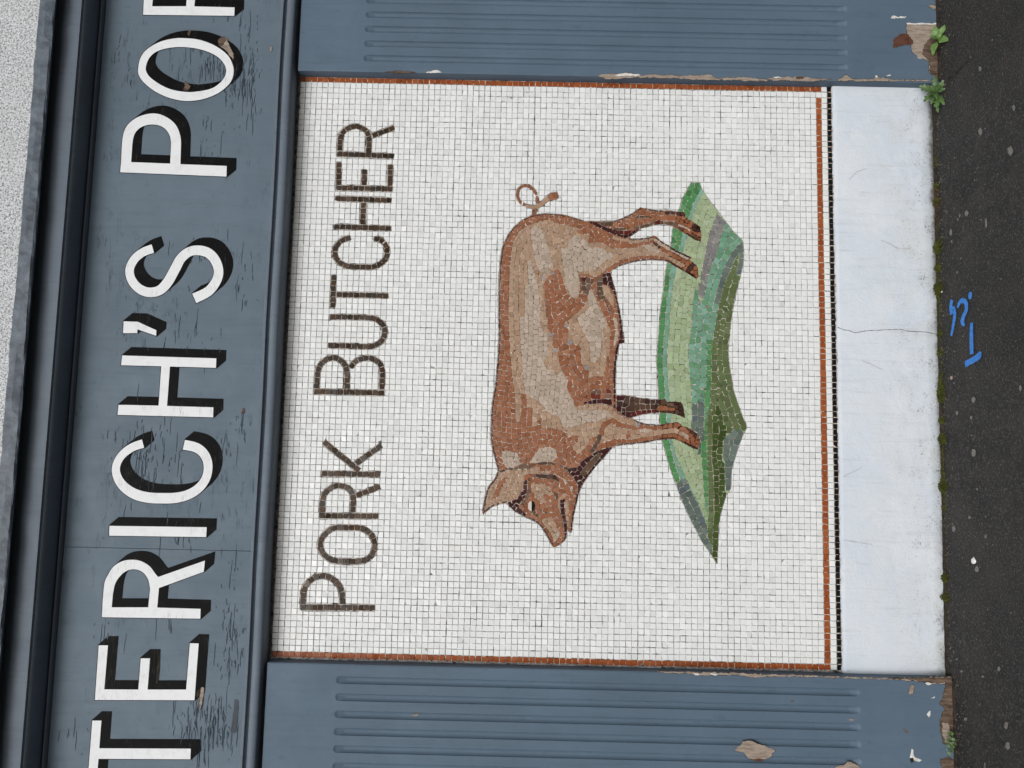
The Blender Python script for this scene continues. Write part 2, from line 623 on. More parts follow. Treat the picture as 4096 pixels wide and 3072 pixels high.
pig_sil = J(
    T1([(920, 555), (800, 615), (700, 675), (600, 775), (520, 890), (470, 990), (440, 1080), (418, 1200), (405, 1300), (395, 1420), (388, 1550)]),
    M1([(382, 50), (378, 300), (378, 500), (382, 650), (385, 900), (378, 1050), (365, 1200), (352, 1350), (340, 1500), (325, 1640)]),
    L1([(300, 90), (280, 250), (265, 420), (258, 600), (252, 800), (265, 900), (290, 1030), (330, 1180), (372, 1340), (330, 1440), (250, 1560)]),
    H1([(240, 130), (180, 270), (150, 400), (115, 600), (105, 640), (150, 615), (200, 570), (270, 510), (340, 480), (440, 455), (510, 440),
        (540, 490), (620, 570), (720, 630), (800, 665), (900, 710), (1000, 770), (1080, 860), (1140, 960), (1200, 1070), (1255, 1165),
        (1340, 1125), (1440, 1050), (1470, 960), (1470, 880), (1478, 880), (1545, 940), (1560, 800), (1580, 640), (1620, 480), (1650, 330), (1690, 220), (1735, 130)]),
    L1([(1830, 1400), (1960, 1240), (2120, 1060), (2200, 965)]),
    L2([(60, 940), (250, 915), (500, 890), (700, 850), (860, 830), (1000, 830), (1100, 880), (1250, 960), (1355, 1015), (1360, 930), (1400, 915), (1395, 880),
        (1370, 800), (1330, 740), (1260, 680), (1150, 640), (1080, 620), (1085, 555), (900, 580), (760, 605), (560, 595), (460, 580), (330, 520), (260, 503),
        (320, 480), (450, 440), (600, 420), (750, 410), (900, 415), (1000, 430), (1080, 460), (1150, 495), (1140, 440), (1125, 330), (1085, 240), (850, 240), (848, 195),
        (640, 200), (450, 180), (300, 150), (165, 130), (45, 135), (38, 30)]),
    M2([(40, 1450), (45, 1280), (75, 1100), (100, 960), (185, 950), (170, 860), (150, 740), (135, 600), (110, 480), (85, 350), (55, 200), (30, 90), (0, 0)]),
    T1([(2195, 1560), (2165, 1472)]),
    T2([(0, 1430), (120, 1370), (280, 1320), (450, 1285), (600, 1275), (740, 1285), (840, 1290), (920, 1330), (1000, 1385), (1145, 1460), (1330, 1580), (1360, 1550), (1355, 1440),
        (1345, 1370), (1270, 1315), (1215, 1275), (1255, 1240), (1150, 1190), (1000, 1120), (880, 1040), (780, 990), (665, 885), (560, 920), (420, 945), (300, 947), (215, 937),
        (270, 910), (350, 850), (450, 775), (560, 745), (680, 715), (800, 705), (900, 720), (1000, 765), (1100, 825), (1200, 885), (1290, 945), (1400, 985), (1410, 940), (1405, 850),
        (1390, 740), (1290, 685), (1200, 625), (1160, 590), (1140, 515), (1050, 505), (880, 490), (700, 485), (540, 460), (425, 440), (340, 510), (230, 575), (120, 620), (0, 660)]),
    T1([(2050, 660), (1860, 660), (1750, 655), (1600, 605), (1450, 565), (1300, 540), (1150, 535), (1050, 540), (975, 555)]))

grass_sil = J(
    T2([(1250, 42), (1390, 42), (1410, 130), (1500, 270), (1640, 450), (1800, 660), (1920, 820), (2070, 960), (2085, 1080), (2090, 1290), (2050, 1480), (2012, 1640)]),
    M2([(1960, 180), (1915, 420), (1890, 560), (1870, 780), (1850, 950), (1840, 1080), (1850, 1250), (1875, 1400), (1910, 1600)]),
    L2([(1925, 40), (1960, 160), (2020, 330), (2080, 510), (2145, 620), (2130, 670), (2080, 760), (1990, 1000), (1900, 1290), (1890, 1400)]),
    H2([(1885, 30), (1885, 230), (1810, 310), (1770, 450), (1720, 620), (1690, 800), (1680, 1100), (1662, 1420), (1550, 1240), (1430, 1080), (1330, 880), (1250, 740),
        (1180, 580), (1100, 400), (1020, 180), (950, 0)]),
    L2([(880, 1200), (830, 1000), (780, 850), (750, 600), (745, 420), (735, 200), (725, 20)]),
    M2([(715, 1450), (695, 1280), (700, 1150), (730, 800), (750, 500), (790, 180), (818, 20)]),
    T2([(850, 1400), (880, 1290), (930, 1000), (960, 780), (1000, 620), (1050, 490), (1100, 340), (1160, 190)]))

g1_in = J(T2([(1390, 42), (1410, 130), (1330, 270), (1270, 400), (1220, 560), (1110, 830), (1080, 1030), (1000, 1220), (940, 1340), (900, 1500)]),
          M2([(895, 0), (860, 250), (835, 500), (820, 800), (795, 1000), (790, 1200), (800, 1450)]),
          L2([(820, 0), (830, 200), (845, 420), (880, 850), (930, 1030), (990, 1250), (1075, 1500)]))
g2_in = J(T2([(1415, 130), (1450, 200), (1400, 270), (1310, 480), (1250, 640), (1185, 880), (1140, 1080), (1080, 1250), (1020, 1400), (975, 1590)]),
          M2([(930, 250), (910, 480), (895, 770), (870, 1000), (860, 1250), (870, 1450)]),
          L2([(885, 0), (905, 200), (915, 420), (940, 830), (1000, 1080), (1080, 1270), (1150, 1430), (1220, 1560)]),
          H2([(1300, 320), (1400, 520), (1475, 690)]))
g_out = J(T2([(1300, -60), (1250, 42), (1160, 190), (1100, 340), (1050, 490), (1000, 620), (960, 780), (930, 1000), (880, 1290), (850, 1400)]),
          M2([(818, 20), (790, 180), (750, 500), (730, 800), (700, 1150), (695, 1280), (715, 1450)]),
          L2([(725, 20), (735, 200), (745, 420), (750, 600), (780, 850), (830, 1000), (880, 1200)]), H2([(950, 0), (1010, 130)]))
g_out2 = J(g_out, H2([(1100, 400), (1180, 580), (1250, 740), (1420, 760)]))

GRASS = [
    (grass_sil, G3, g_out[2:]), (J(g_out2, g2_in[::-1]), G2), (J(g_out, g1_in[::-1]), G1),
    (J(L2([(1000, 1550), (1130, 1440), (1200, 1500), (1230, 1640)]), H2([(1200, 160), (1260, 290), (1320, 390), (1400, 560), (1480, 760), (1512, 830), (1505, 1000), (1590, 1140), (1580, 1290),
        (1530, 1220), (1430, 1080), (1330, 880), (1250, 740), (1180, 580), (1100, 400), (1008, 140)])), GS),
    (J(T2([(1660, 540), (1820, 680), (1760, 760), (1720, 900), (1680, 1060), (1640, 1250), (1600, 1300), (1530, 1650)]),
       M2([(1500, 0), (1440, 230), (1360, 370), (1370, 200), (1375, 0)]), T2([(1430, 1400), (1480, 1120), (1530, 900), (1590, 720)])), GY),
    (J(T2([(1810, 680), (1920, 820), (2070, 960), (2000, 1080), (1900, 1230), (1800, 1480), (1700, 1656)]), M2([(1640, 200), (1700, 360), (1660, 520), (1640, 620), (1610, 800),
        (1580, 960), (1570, 1250), (1570, 1640)]), L2([(1565, 20), (1555, 280), (1460, 290), (1460, 100), (1400, 280), (1260, 250), (1250, 0)]),
       M2([(1210, 1350), (1210, 1000), (1250, 700), (1280, 300), (1310, 100), (1370, 95), (1362, 360), (1440, 240), (1500, 0)]), T2([(1580, 1350), (1650, 1200), (1700, 1000), (1740, 840)])), G4),
    (J(M2([(1500, 900), (1590, 900), (1572, 1250), (1568, 1640)]), L2([(1565, 0), (1550, 380), (1500, 500), (1500, 720), (1500, 1000), (1510, 1300), (1518, 1500)]),
       H2([(1520, 150), (1520, 600), (1505, 810), (1475, 720), (1460, 400), (1445, 100)]), L2([(1440, 1450), (1420, 1200), (1410, 1060), (1400, 900), (1450, 850), (1450, 500), (1465, 200), (1478, 0)]),
       M2([(1490, 1640)])), G1),
    (L2([(1260, 250), (1330, 290), (1400, 100), (1462, 100), (1460, 340), (1450, 850), (1400, 900), (1410, 1060), (1370, 1100), (1360, 950), (1390, 880), (1330, 740), (1255, 680), (1260, 400)]), GS),
    (J(T2([(2000, 1030), (2075, 975), (2088, 1150), (2090, 1290), (2050, 1500), (1965, 1530), (1990, 1400), (2030, 1180), (1960, 1230), (1900, 1380), (1830, 1560), (1780, 1650)]),
       M2([(1740, 150), (1700, 340), (1610, 320), (1650, 160), (1690, 0)]), T2([(1760, 1450), (1830, 1280), (1930, 1120)])), GS),
    (J(T2([(2050, 1160), (2010, 1200), (1990, 1400), (1960, 1550), (2035, 1535), (2012, 1640)]), M2([(1960, 180), (1915, 420), (1890, 560), (1870, 780), (1850, 950), (1840, 1080), (1850, 1250), (1875, 1400), (1910, 1600)]),
       L2([(1925, 40), (1960, 160), (2020, 330), (2080, 510), (2145, 620), (2130, 670), (2085, 720), (2030, 650), (1990, 720), (1940, 660), (1870, 740), (1810, 740), (1810, 600), (1740, 580),
           (1750, 440), (1690, 300), (1640, 300), (1640, 430), (1590, 690), (1580, 1000), (1580, 1250), (1610, 1500)]),
       H2([(1612, 200), (1610, 600), (1600, 850), (1590, 1130), (1560, 1110), (1505, 1000), (1520, 600), (1518, 100)]), L2([(1500, 1100), (1500, 650), (1510, 400), (1555, 300), (1565, 20)]),
       M2([(1570, 1400), (1580, 960), (1610, 800), (1640, 620), (1690, 360), (1740, 150)]), T2([(1790, 1640), (1850, 1500), (1920, 1350), (1970, 1230)])), G5),
    (J(L2([(1640, 290), (1690, 290), (1750, 450), (1770, 600), (1810, 600), (1810, 740), (1800, 830), (1760, 850), (1750, 1000), (1740, 1180), (1790, 1220), (1780, 1320), (1790, 1450)]),
       H2([(1790, 270), (1820, 310), (1770, 450), (1720, 620), (1690, 800), (1680, 1100), (1662, 1420), (1580, 1300), (1590, 1130), (1600, 850), (1620, 600), (1610, 200)]),
       L2([(1610, 1500), (1600, 1300), (1580, 1200), (1580, 1000), (1590, 640), (1590, 440), (1640, 430)])), G6),
    (J(L2([(1940, 660), (1990, 720), (2030, 660), (2090, 740), (1990, 1000), (1900, 1300), (1890, 1500)]), H2([(1885, 230), (1800, 290), (1792, 100)]),
       L2([(1790, 1310), (1800, 1220), (1750, 1160), (1760, 1000), (1770, 830), (1870, 740)])), GS),
]

back_line = J(T1([(1150, 535), (1050, 540), (920, 555), (800, 615), (700, 675), (600, 775), (520, 890), (470, 990), (440, 1080), (418, 1200), (405, 1300), (395, 1420), (388, 1550)]),
    M1([(382, 50), (378, 300), (378, 500), (382, 650), (385, 900), (378, 1050), (365, 1200), (352, 1350), (340, 1500), (325, 1640)]),
    L1([(300, 90), (280, 250), (265, 420), (258, 600), (252, 800), (265, 900), (290, 1030), (330, 1180), (372, 1340)]))
PIG = [
    (pig_sil, OR),
    (J(back_line[2:], L1([(480, 1290), (750, 1215), (1030, 1200), (1300, 1215), (1330, 900), (1480, 720), (1200, 600), (900, 100)]), M1([(700, 900), (700, 300)]), T1([(700, 1300), (900, 800)])), OR, back_line),
    (J(T1([(1180, 640), (1050, 650), (930, 690), (800, 750), (700, 840), (640, 930), (600, 1020), (590, 1100), (575, 1250), (555, 1400)]), M1([(545, 0), (540, 200), (540, 600), (550, 900), (570, 1200), (600, 1500)]),
       L1([(630, 60), (650, 300), (640, 560), (725, 560), (740, 110), (820, 110), (830, 320), (920, 330), (920, 620), (1005, 620), (1010, 490), (1075, 490), (1050, 640), (1130, 660), (1220, 640), (1300, 680), (1470, 730), (1480, 800),
           (1660, 770), (1650, 880), (1550, 960), (1650, 1080), (1790, 950), (1850, 820), (1960, 780), (2000, 690), (2060, 560), (2212, 480), (2212, 330), (2100, 280), (1900, 265), (1700, 290), (1600, 330), (1590, 250), (1450, 0)]),
       M1([(1400, 1400), (1330, 1270), (1330, 1100), (1250, 1080), (1240, 860), (1170, 750), (1150, 550), (1130, 300), (1095, 10)]), T1([(1210, 1500), (1280, 1430), (1340, 1430), (1400, 1250), (1600, 1000), (1650, 780), (1550, 740), (1300, 690)])), TAN, back_line),
    (J(T1([(1180, 640), (1310, 690), (1560, 740), (1650, 780), (1640, 860), (1830, 870), (1820, 1000), (2050, 1010), (2200, 1095)]),
       T2([(150, 1090), (320, 1090), (500, 1040), (620, 1010), (760, 1110), (830, 1170), (900, 1220), (1080, 1300), (1180, 1380), (1100, 1400), (960, 1330), (830, 1225), (600, 1205), (400, 1215), (240, 1240), (0, 1330)]),
       T1([(2040, 1480), (1960, 1540), (1640, 1490)]), M1([(1680, 100), (1640, 260), (1500, 190), (1440, 60)]), T1([(1400, 1550), (1340, 1430), (1240, 1350), (1150, 1100)])), TAN),
    (J(L2([(0, 370), (60, 425), (200, 500), (310, 525), (370, 570), (370, 650), (270, 600), (140, 575), (0, 500)])), TAN),
    (L2([(0, 610), (130, 660), (290, 680), (430, 690), (560, 660), (640, 700), (860, 660), (1000, 650), (1090, 700), (1210, 770), (1215, 860), (1090, 790), (1000, 740), (900, 750), (640, 780), (460, 800), (290, 840), (0, 835)]), TAN),
    (J(L1([(2080, 640), (2200, 560)]), L2([(0, 610), (10, 830)]), L1([(2000, 900), (2060, 760)])), TAN),
    (T1([(890, 800), (960, 730), (1080, 790), (1140, 980), (1210, 1190), (1260, 1380), (1190, 1400), (1180, 1500), (1060, 1480), (960, 1300), (930, 1100), (900, 950)]), LTAN),
    (T1([(840, 1290), (900, 1290), (990, 1656), (860, 1656)]), LTAN),
    (J(M1([(805, 0), (1010, 0), (1040, 300), (1060, 720), (1170, 820), (1170, 1150), (1090, 1250), (1170, 1380), (1250, 1390), (1280, 1480), (1400, 1400), (1500, 1600)]),
       L1([(1460, 0), (1590, 250), (1600, 340), (1700, 370), (2000, 360), (2150, 400), (2200, 480), (2050, 480), (1960, 560), (1830, 560), (1700, 600), (1590, 640), (1410, 640), (1340, 460), (1250, 440), (1160, 400),
           (1100, 310), (1000, 220), (910, 180), (810, 100)]), M1([(780, 1600), (770, 1500), (740, 1100), (720, 700), (720, 530), (800, 520), (800, 200)])), LTAN, back_line),
    (J(T1([(1500, 960), (1640, 860), (1720, 950), (1820, 1000), (1820, 1080), (2060, 1090), (2110, 1150), (2200, 1170), (2212, 1230), (2050, 1330), (1920, 1440), (1650, 1470), (1680, 1640)]),
       M1([(1650, 200), (1560, 230), (1480, 100), (1450, 0)]), T1([(1420, 1400), (1390, 1200), (1390, 1090), (1480, 1090)])), LTAN),
    (T2([(480, 1060), (580, 1020), (640, 1060), (760, 1150), (700, 1170), (560, 1120)]), LTAN),
    (T2([(0, 905), (215, 950), (420, 962), (660, 900), (640, 960), (300, 1020), (270, 1000), (0, 950)]), TAN),
    (T2([(660, 930), (720, 955), (840, 1050), (950, 1115), (1130, 1195), (1230, 1250), (1180, 1280), (1000, 1180), (840, 1100), (650, 970)]), LTAN),
    (M1([(1800, 160), (1870, 60), (1940, 230), (2130, 680), (2170, 720), (2165, 830), (2140, 1150), (2100, 1170), (2090, 1330), (2080, 1480), (1990, 1480), (1820, 1500), (1830, 1400), (1750, 1380), (1690, 1200), (1690, 1000),
         (1600, 980), (1480, 900), (1500, 720), (1430, 640), (1540, 540), (1640, 460), (1740, 380), (1800, 250)]), TAN),
    (M1([(1870, 70), (1900, 130), (1930, 250), (2010, 430), (2080, 560), (2120, 680), (2040, 730), (2030, 1000), (2010, 1160), (1930, 1260), (1840, 1250), (1840, 1000), (1780, 860), (1690, 690), (1630, 540), (1740, 460), (1830, 400), (1800, 160)]), LTAN),
    (J(M1([(2030, 20), (2130, 40), (2205, 190)]), M2([(0, 250), (20, 400), (0, 380)]), M1([(2110, 250), (2040, 110)])), TAN),
    (M2([(0, 540), (40, 550), (75, 640), (70, 740), (100, 800), (60, 900), (10, 1090), (0, 1000), (40, 740), (10, 640)]), LTAN),
    (J(T1([(1950, 1560), (2030, 1520), (2035, 1650)]), M1([(2045, 110), (2110, 290), (2165, 450), (2200, 570), (2165, 520), (2110, 380), (2060, 260), (1985, 270), (1950, 180), (1945, 0)])), BRN),
    (J(T1([(2040, 1500), (2165, 1472), (2195, 1560)]), M2([(0, 0), (0, 120)]), M1([(2130, 35), (2032, 0)])), MAR),
    (J(M2([(0, 0), (30, 90), (55, 200), (85, 350), (110, 480), (135, 600), (150, 740), (170, 860), (185, 950), (100, 960), (75, 1100), (45, 1280), (40, 1450)]), L2([(38, 0), (40, 140), (45, 400), (0, 340), (0, 0)]),
       M2([(0, 1400), (20, 1200), (40, 1030), (90, 920), (105, 800), (110, 700), (90, 560), (65, 400), (40, 250), (0, 130)])), MAR),
    (L1([(1730, 180), (1900, 50), (2100, 30), (2180, 40), (2180, 190), (1900, 200)]), MIX),
    (L1([(1690, 290), (1750, 240), (1900, 200), (2180, 185), (2205, 310), (2060, 270), (1900, 265), (1780, 272)]), MAR),
    (J(T1([(1680, 1545), (1900, 1570), (1905, 1640)]), M1([(1860, 30), (1810, 180), (1710, 160), (1700, 20)])), BRN),
    (T1([(1685, 1548), (1805, 1552), (1745, 1650)]), RED),
    (J(T1([(1760, 660), (1950, 665), (2060, 750), (2160, 760), (2212, 790)]), T2([(110, 810), (330, 800), (440, 770), (350, 850), (270, 910), (215, 935), (100, 905), (0, 870)]), T1([(2050, 800), (1880, 710)])), MAR),
    (T2([(30, 805), (330, 800), (250, 860), (210, 880), (30, 860)]), RED),
    (J(T1([(1940, 670), (2212, 662)]), T2([(0, 735), (0, 735)]), T1([(2060, 745)])), BRN),
    (T2([(0, 760), (200, 765), (450, 725), (560, 695), (650, 660), (760, 630), (760, 710), (560, 745), (450, 775), (210, 800), (0, 800)]), BRN),
    (T2([(660, 660), (755, 632), (755, 708), (670, 715)]), RED),
    (T2([(760, 650), (950, 660), (1050, 700), (1020, 760), (900, 720), (760, 710)]), BRN),
    (T2([(1010, 760), (1060, 740), (1200, 850), (1300, 890), (1405, 950), (1400, 985), (1290, 945), (1200, 885)]), DKB),
    (T2([(815, 493), (1140, 515), (1160, 590), (1060, 560), (815, 550)]), DB),
    (T2([(1270, 700), (1300, 690), (1390, 740), (1400, 850), (1340, 830), (1250, 810)]), DKB),
    (T2([(1285, 690), (1390, 740), (1390, 800), (1280, 730)]), MAR),
    (T2([(1040, 700), (1110, 720), (1240, 790), (1230, 830), (1130, 770), (1030, 730)]), LTAN),
    (T2([(1240, 825), (1405, 915), (1407, 948), (1250, 855)]), MAR),
    (T2([(320, 610), (400, 560), (560, 580), (640, 600), (380, 612)]), BRN),
    (T2([(1145, 1455), (1250, 1340), (1270, 1315), (1345, 1370), (1300, 1360), (1270, 1430), (1200, 1490)]), DKB),
    (T2([(1145, 1460), (1180, 1455), (1332, 1540), (1330, 1580)]), MAR),
    (T2([(620, 1010), (650, 980), (820, 1090), (770, 1112), (700, 1070)]), DKB),
    (L2([(45, 135), (165, 130), (300, 150), (450, 180), (640, 200), (848, 195), (850, 240), (1085, 240), (1125, 330), (1150, 495), (1080, 460), (1000, 430), (750, 410), (450, 440), (260, 500), (60, 400), (45, 300)]), DKB),
    (L2([(45, 135), (210, 140), (160, 230), (130, 380), (60, 400)]), MAR),
    (L2([(260, 500), (300, 400), (450, 370), (690, 355), (690, 405), (450, 440)]), RED),
    (L2([(60, 400), (280, 400), (255, 500), (180, 465)]), MAR),
    (L2([(690, 350), (740, 290), (850, 285), (870, 320), (990, 330), (1000, 380), (850, 385), (690, 385)]), OR),
    (L2([(850, 245), (960, 245), (990, 320), (850, 310)]), BRN),
    (L2([(960, 238), (1085, 240), (1100, 285), (975, 280)]), MAR),
    (L2([(430, 660), (580, 680), (560, 740), (430, 710)]), LTAN), (L2([(1090, 710), (1210, 770), (1210, 850), (1080, 760)]), LTAN),
    (L2([(370, 560), (430, 590), (420, 650), (372, 650)]), GREYT),
    (L2([(200, 780), (250, 690), (290, 680), (275, 830), (210, 830)]), OR),
    (L2([(1080, 620), (1200, 670), (1330, 740), (1390, 860), (1300, 820), (1280, 760), (1210, 720)]), DKB),
    (L2([(1215, 870), (1355, 938), (1345, 962), (1215, 892)]), MAR),
    (L2([(1010, 810), (1150, 880), (1355, 975), (1355, 1015), (1250, 960), (1100, 880)]), DB),
    (J(L1([(2050, 560), (2110, 590), (2070, 680), (2010, 860), (1900, 1060), (1830, 1040), (1960, 800), (1990, 700)])), BRN),
    (L1([(2050, 560), (2110, 590), (2050, 770), (1985, 760), (2000, 690)]), OR),
    (J(L1([(1480, 1300), (1650, 1280), (1720, 1170), (1850, 1100), (1900, 1050), (2020, 1000), (2200, 950), (2200, 965), (2120, 1060), (1960, 1240), (1830, 1400), (1735, 1540)]), H1([(1690, 220), (1640, 250), (1650, 172), (1560, 22)]), L1([(1470, 1340)])), MAR),
    (L1([(1700, 1340), (1830, 1180), (1990, 1040), (2040, 1080), (1900, 1250), (1750, 1450), (1690, 1390)]), BRN),
    (L1([(480, 1330), (480, 1295), (650, 1290), (750, 1220), (860, 1250), (1030, 1200), (1180, 1195), (1300, 1220), (1490, 1290), (1470, 1340), (1350, 1260), (1200, 1240), (1000, 1250), (850, 1300), (650, 1330)]), BRN),
    (L1([(440, 1020), (600, 1030), (680, 1050), (740, 1240), (650, 1280), (470, 1280), (420, 1120)]), LTAN),
    (L1([(1130, 950), (1300, 1000), (1310, 1200), (1170, 1190), (920, 1220), (860, 1220), (1000, 1010)]), LTAN),
    (J(L1([(372, 1345), (480, 1335), (850, 1310), (1040, 1270), (1050, 1380), (850, 1390)]), H1([(790, 0), (780, 150), (740, 280), (680, 370), (600, 410), (440, 455), (270, 510), (150, 560), (190, 330), (250, 140), (340, 20)])), TAN),
    (H1([(420, 70), (540, 20), (450, 150), (370, 360), (280, 380), (340, 170)]), OR),
    (J(L1([(940, 1360), (1240, 1330), (1300, 1400), (1440, 1470), (1560, 1640)]), H1([(1560, 320), (1500, 180), (1400, 90), (1280, -10), (1050, -30)])), LTAN),
    (L1([(845, 1395), (960, 1385), (1280, 1400), (1400, 1520), (1330, 1530), (1250, 1470), (1040, 1460), (950, 1440), (850, 1430)]), DKB),
    (H1([(790, 0), (840, 0), (835, 270), (800, 360), (740, 430), (690, 490), (750, 560), (830, 640), (800, 665), (720, 630), (620, 570), (540, 490), (510, 440), (600, 410), (690, 370), (760, 250), (790, 120)]), MAR),
    (H1([(840, 30), (895, 30), (890, 280), (840, 400), (760, 500), (700, 495), (800, 370), (840, 270)]), BRN),
    (H1([(900, 110), (970, 130), (1100, 150), (1200, 210), (1240, 310), (1180, 330), (1130, 300), (1080, 310), (1130, 420), (1080, 470), (1040, 430), (960, 360), (960, 290), (900, 280)]), TAN),
    (H1([(1250, 290), (1330, 280), (1340, 370), (1300, 420), (1280, 340)]), BRN),
    (H1([(1360, 340), (1430, 290), (1475, 360), (1390, 385), (1375, 600), (1330, 540), (1320, 420)]), TAN),
    (H1([(1430, 410), (1500, 390), (1500, 600), (1500, 760), (1490, 870), (1470, 780), (1450, 600)]), TAN),
    (H1([(1358, 392), (1464, 376), (1430, 420), (1434, 560), (1466, 740), (1488, 880), (1478, 965), (1435, 1012), (1424, 880), (1405, 740), (1368, 560)]), MAR),
    (H1([(1060, 720), (1110, 690), (1210, 680), (1270, 740), (1310, 860), (1365, 920), (1340, 1010), (1280, 1070), (1220, 950), (1150, 850)]), TAN),
    (H1([(1230, 960), (1320, 920), (1365, 925), (1340, 1010), (1280, 1070)]), LTAN),
    (H1([(895, 590), (955, 550), (1030, 680), (960, 650)]), BRN),
    (M1([(1175, 775), (1255, 800), (1250, 850), (1180, 850)]), GREYT), (M1([(1480, 890), (1570, 895), (1565, 985), (1485, 980)]), GREYT), (M1([(1250, 1040), (1335, 1040), (1330, 1090), (1255, 1090)]), GREYT),
    (M1([(1745, 1310), (1830, 1300), (1825, 1385), (1750, 1385)]), GREYT), (M1([(1410, 660), (1480, 650), (1500, 700), (1450, 710)]), GREYT), (T1([(1200, 1480), (1280, 1460), (1280, 1500), (1205, 1510)]), GREYT),
    (T1([(1060, 1510), (1115, 1510), (1125, 1600), (1075, 1600)]), GREYT),
]
# strips one piece wide that follow the outline: (path, width m, length of a piece m, palette, shift inwards)
STRIPS_PIG = [
    (J(T1([(1750, 650), (1600, 607), (1450, 567), (1300, 542), (1150, 537), (1050, 542), (920, 558), (800, 617), (700, 677), (600, 777), (520, 892), (470, 992), (440, 1082), (418, 1200), (405, 1300), (395, 1420), (388, 1550)]),
       M1([(382, 50), (378, 300), (378, 500), (382, 650), (385, 900), (378, 1050), (365, 1200), (352, 1350), (340, 1500), (325, 1640)]),
       L1([(300, 90), (280, 250), (265, 420), (258, 600), (252, 800), (265, 900), (290, 1030), (330, 1180), (372, 1340)])), 0.0052, 0.022, DB, 1),
    (J(L1([(470, 1315), (372, 1350), (330, 1440), (250, 1560)]), H1([(240, 130), (180, 270), (150, 400), (115, 600)])), 0.006, 0.02, DB, 1),
    (H1([(105, 640), (200, 565), (270, 508), (340, 478), (440, 453), (510, 438)]), 0.0055, 0.02, DB, 1),
    (H1([(810, 668), (900, 710), (1000, 770), (1080, 860), (1140, 960), (1200, 1070), (1255, 1163), (1340, 1123), (1440, 1050), (1470, 965)]), 0.006, 0.018, DB, 1),
    (H1([(1545, 938), (1560, 800), (1580, 640), (1620, 480), (1650, 330), (1690, 220)]), 0.0055, 0.02, MAR, 1),
    (T2([(1145, 1462), (1000, 1385), (920, 1330), (840, 1290), (740, 1285), (600, 1275), (450, 1285), (280, 1320), (120, 1370), (0, 1430)]), 0.0045, 0.02, DB, -1),
    (T2([(1250, 1240), (1150, 1190), (1000, 1120), (880, 1040), (780, 990), (665, 887), (560, 920), (420, 945), (300, 947)]), 0.0045, 0.02, DB, -1),
    (T2([(810, 488), (700, 485), (540, 460), (425, 442), (340, 510), (230, 575), (120, 620), (0, 660)]), 0.005, 0.02, DB, -1),
    (L2([(60, 940), (250, 915), (500, 890), (700, 850), (860, 830), (1000, 830)]), 0.0045, 0.022, DB, 1),
    (L2([(1080, 560), (900, 582), (760, 605), (560, 595), (460, 580), (330, 520)]), 0.0045, 0.022, DB, 1),
]
TAIL = [
    (T1([(935, 560), (960, 510), (990, 455)]), 0.011, 0.012, 0.016, OR),
    (T1([(1000, 375), (992, 270), (950, 170), (900, 115), (820, 88), (740, 105), (692, 160), (680, 230), (690, 290), (730, 355), (805, 405)]), 0.0095, 0.0095, 0.014, OR),
    (T1([(815, 412), (900, 432), (990, 422), (1060, 390), (1120, 330), (1175, 290)]), 0.011, 0.018, 0.014, TAN),
    (T1([(1180, 285), (1230, 250), (1325, 245)]), 0.02, 0.024, 0.018, OR),
]

LW = 0.0186


def B0(p): return V(1024, 0, p, 2.16)
def B1(p): return V(1024, 768, p, 2.16)
def B2(p): return V(1024, 1536, p, 2.16)
def B3(p): return V(1024, 2304, p, 2.16)


LETTERS = {   # strokes of the brown mosaic lettering, left to right
    'P': [B3([(382, 272), (1030, 276)]), crom(B3([(405, 248), (408, 190), (412, 125), (440, 70), (495, 20), (570, -2), (645, 15), (700, 60), (738, 130), (748, 245)]))],
    'O': [crom(B2([(700, 1240), (800, 1241), (900, 1245), (970, 1275), (1018, 1340), (1026, 1410), (1000, 1480), (940, 1523), (860, 1533), (770, 1532), (680, 1528), (600, 1488), (556, 1420), (556, 1370), (585, 1310), (640, 1258), (700, 1240)]))],
    'R': [B2([(548, 1138), (1057, 1142)]), crom(B2([(573, 1110), (575, 1000), (602, 935), (660, 890), (730, 878), (800, 903), (836, 960), (835, 1110)])), B2([(868, 965), (1072, 885)])],
    'K': [B2([(568, 773), (1075, 782)]), B2([(585, 500), (890, 748)]), B2([(862, 688), (1085, 530)])],
    'B': [B2([(500, 65), (1108, 78)]), crom(J(B2([(523, 40)]), B1([(530, 1600), (538, 1530), (570, 1475), (620, 1442), (680, 1432), (735, 1455), (775, 1505), (788, 1570), (786, 1640)]), B2([(782, 40)]))),
          crom(J(B1([(815, 1520), (860, 1462), (925, 1437), (1000, 1437), (1065, 1475), (1092, 1545), (1091, 1640)]), B2([(1088, 45)])))],
    'U': [crom(B1([(638, 1078), (820, 1081), (1000, 1088), (1070, 1118), (1112, 1180), (1106, 1255), (1060, 1308), (980, 1335), (800, 1330), (622, 1325)]))],
    'T': [B1([(672, 715), (662, 1000)]), B1([(695, 885), (1142, 897)])],
    'C': [crom(B1([(818, 395), (745, 415), (695, 465), (680, 530), (702, 590), (760, 632), (840, 645), (990, 648), (1062, 630), (1118, 580), (1136, 520), (1120, 455), (1080, 415), (1020, 400)]))],
    'H': [B1([(675, 298), (1165, 315)]), B1([(683, 55), (1172, 72)]), B1([(928, 92), (920, 280)])],
    'E': [B0([(690, 1622), (1180, 1632)]), B0([(716, 1400), (713, 1600)]), B0([(938, 1460), (933, 1600)]), B0([(1160, 1420), (1158, 1605)])],
    'R2': [B0([(700, 1328), (1190, 1347)]), crom(B0([(724, 1300), (730, 1190), (765, 1125), (860, 1090), (940, 1118), (975, 1180), (972, 1320)])), B0([(1005, 1172), (1197, 1100)])],
}


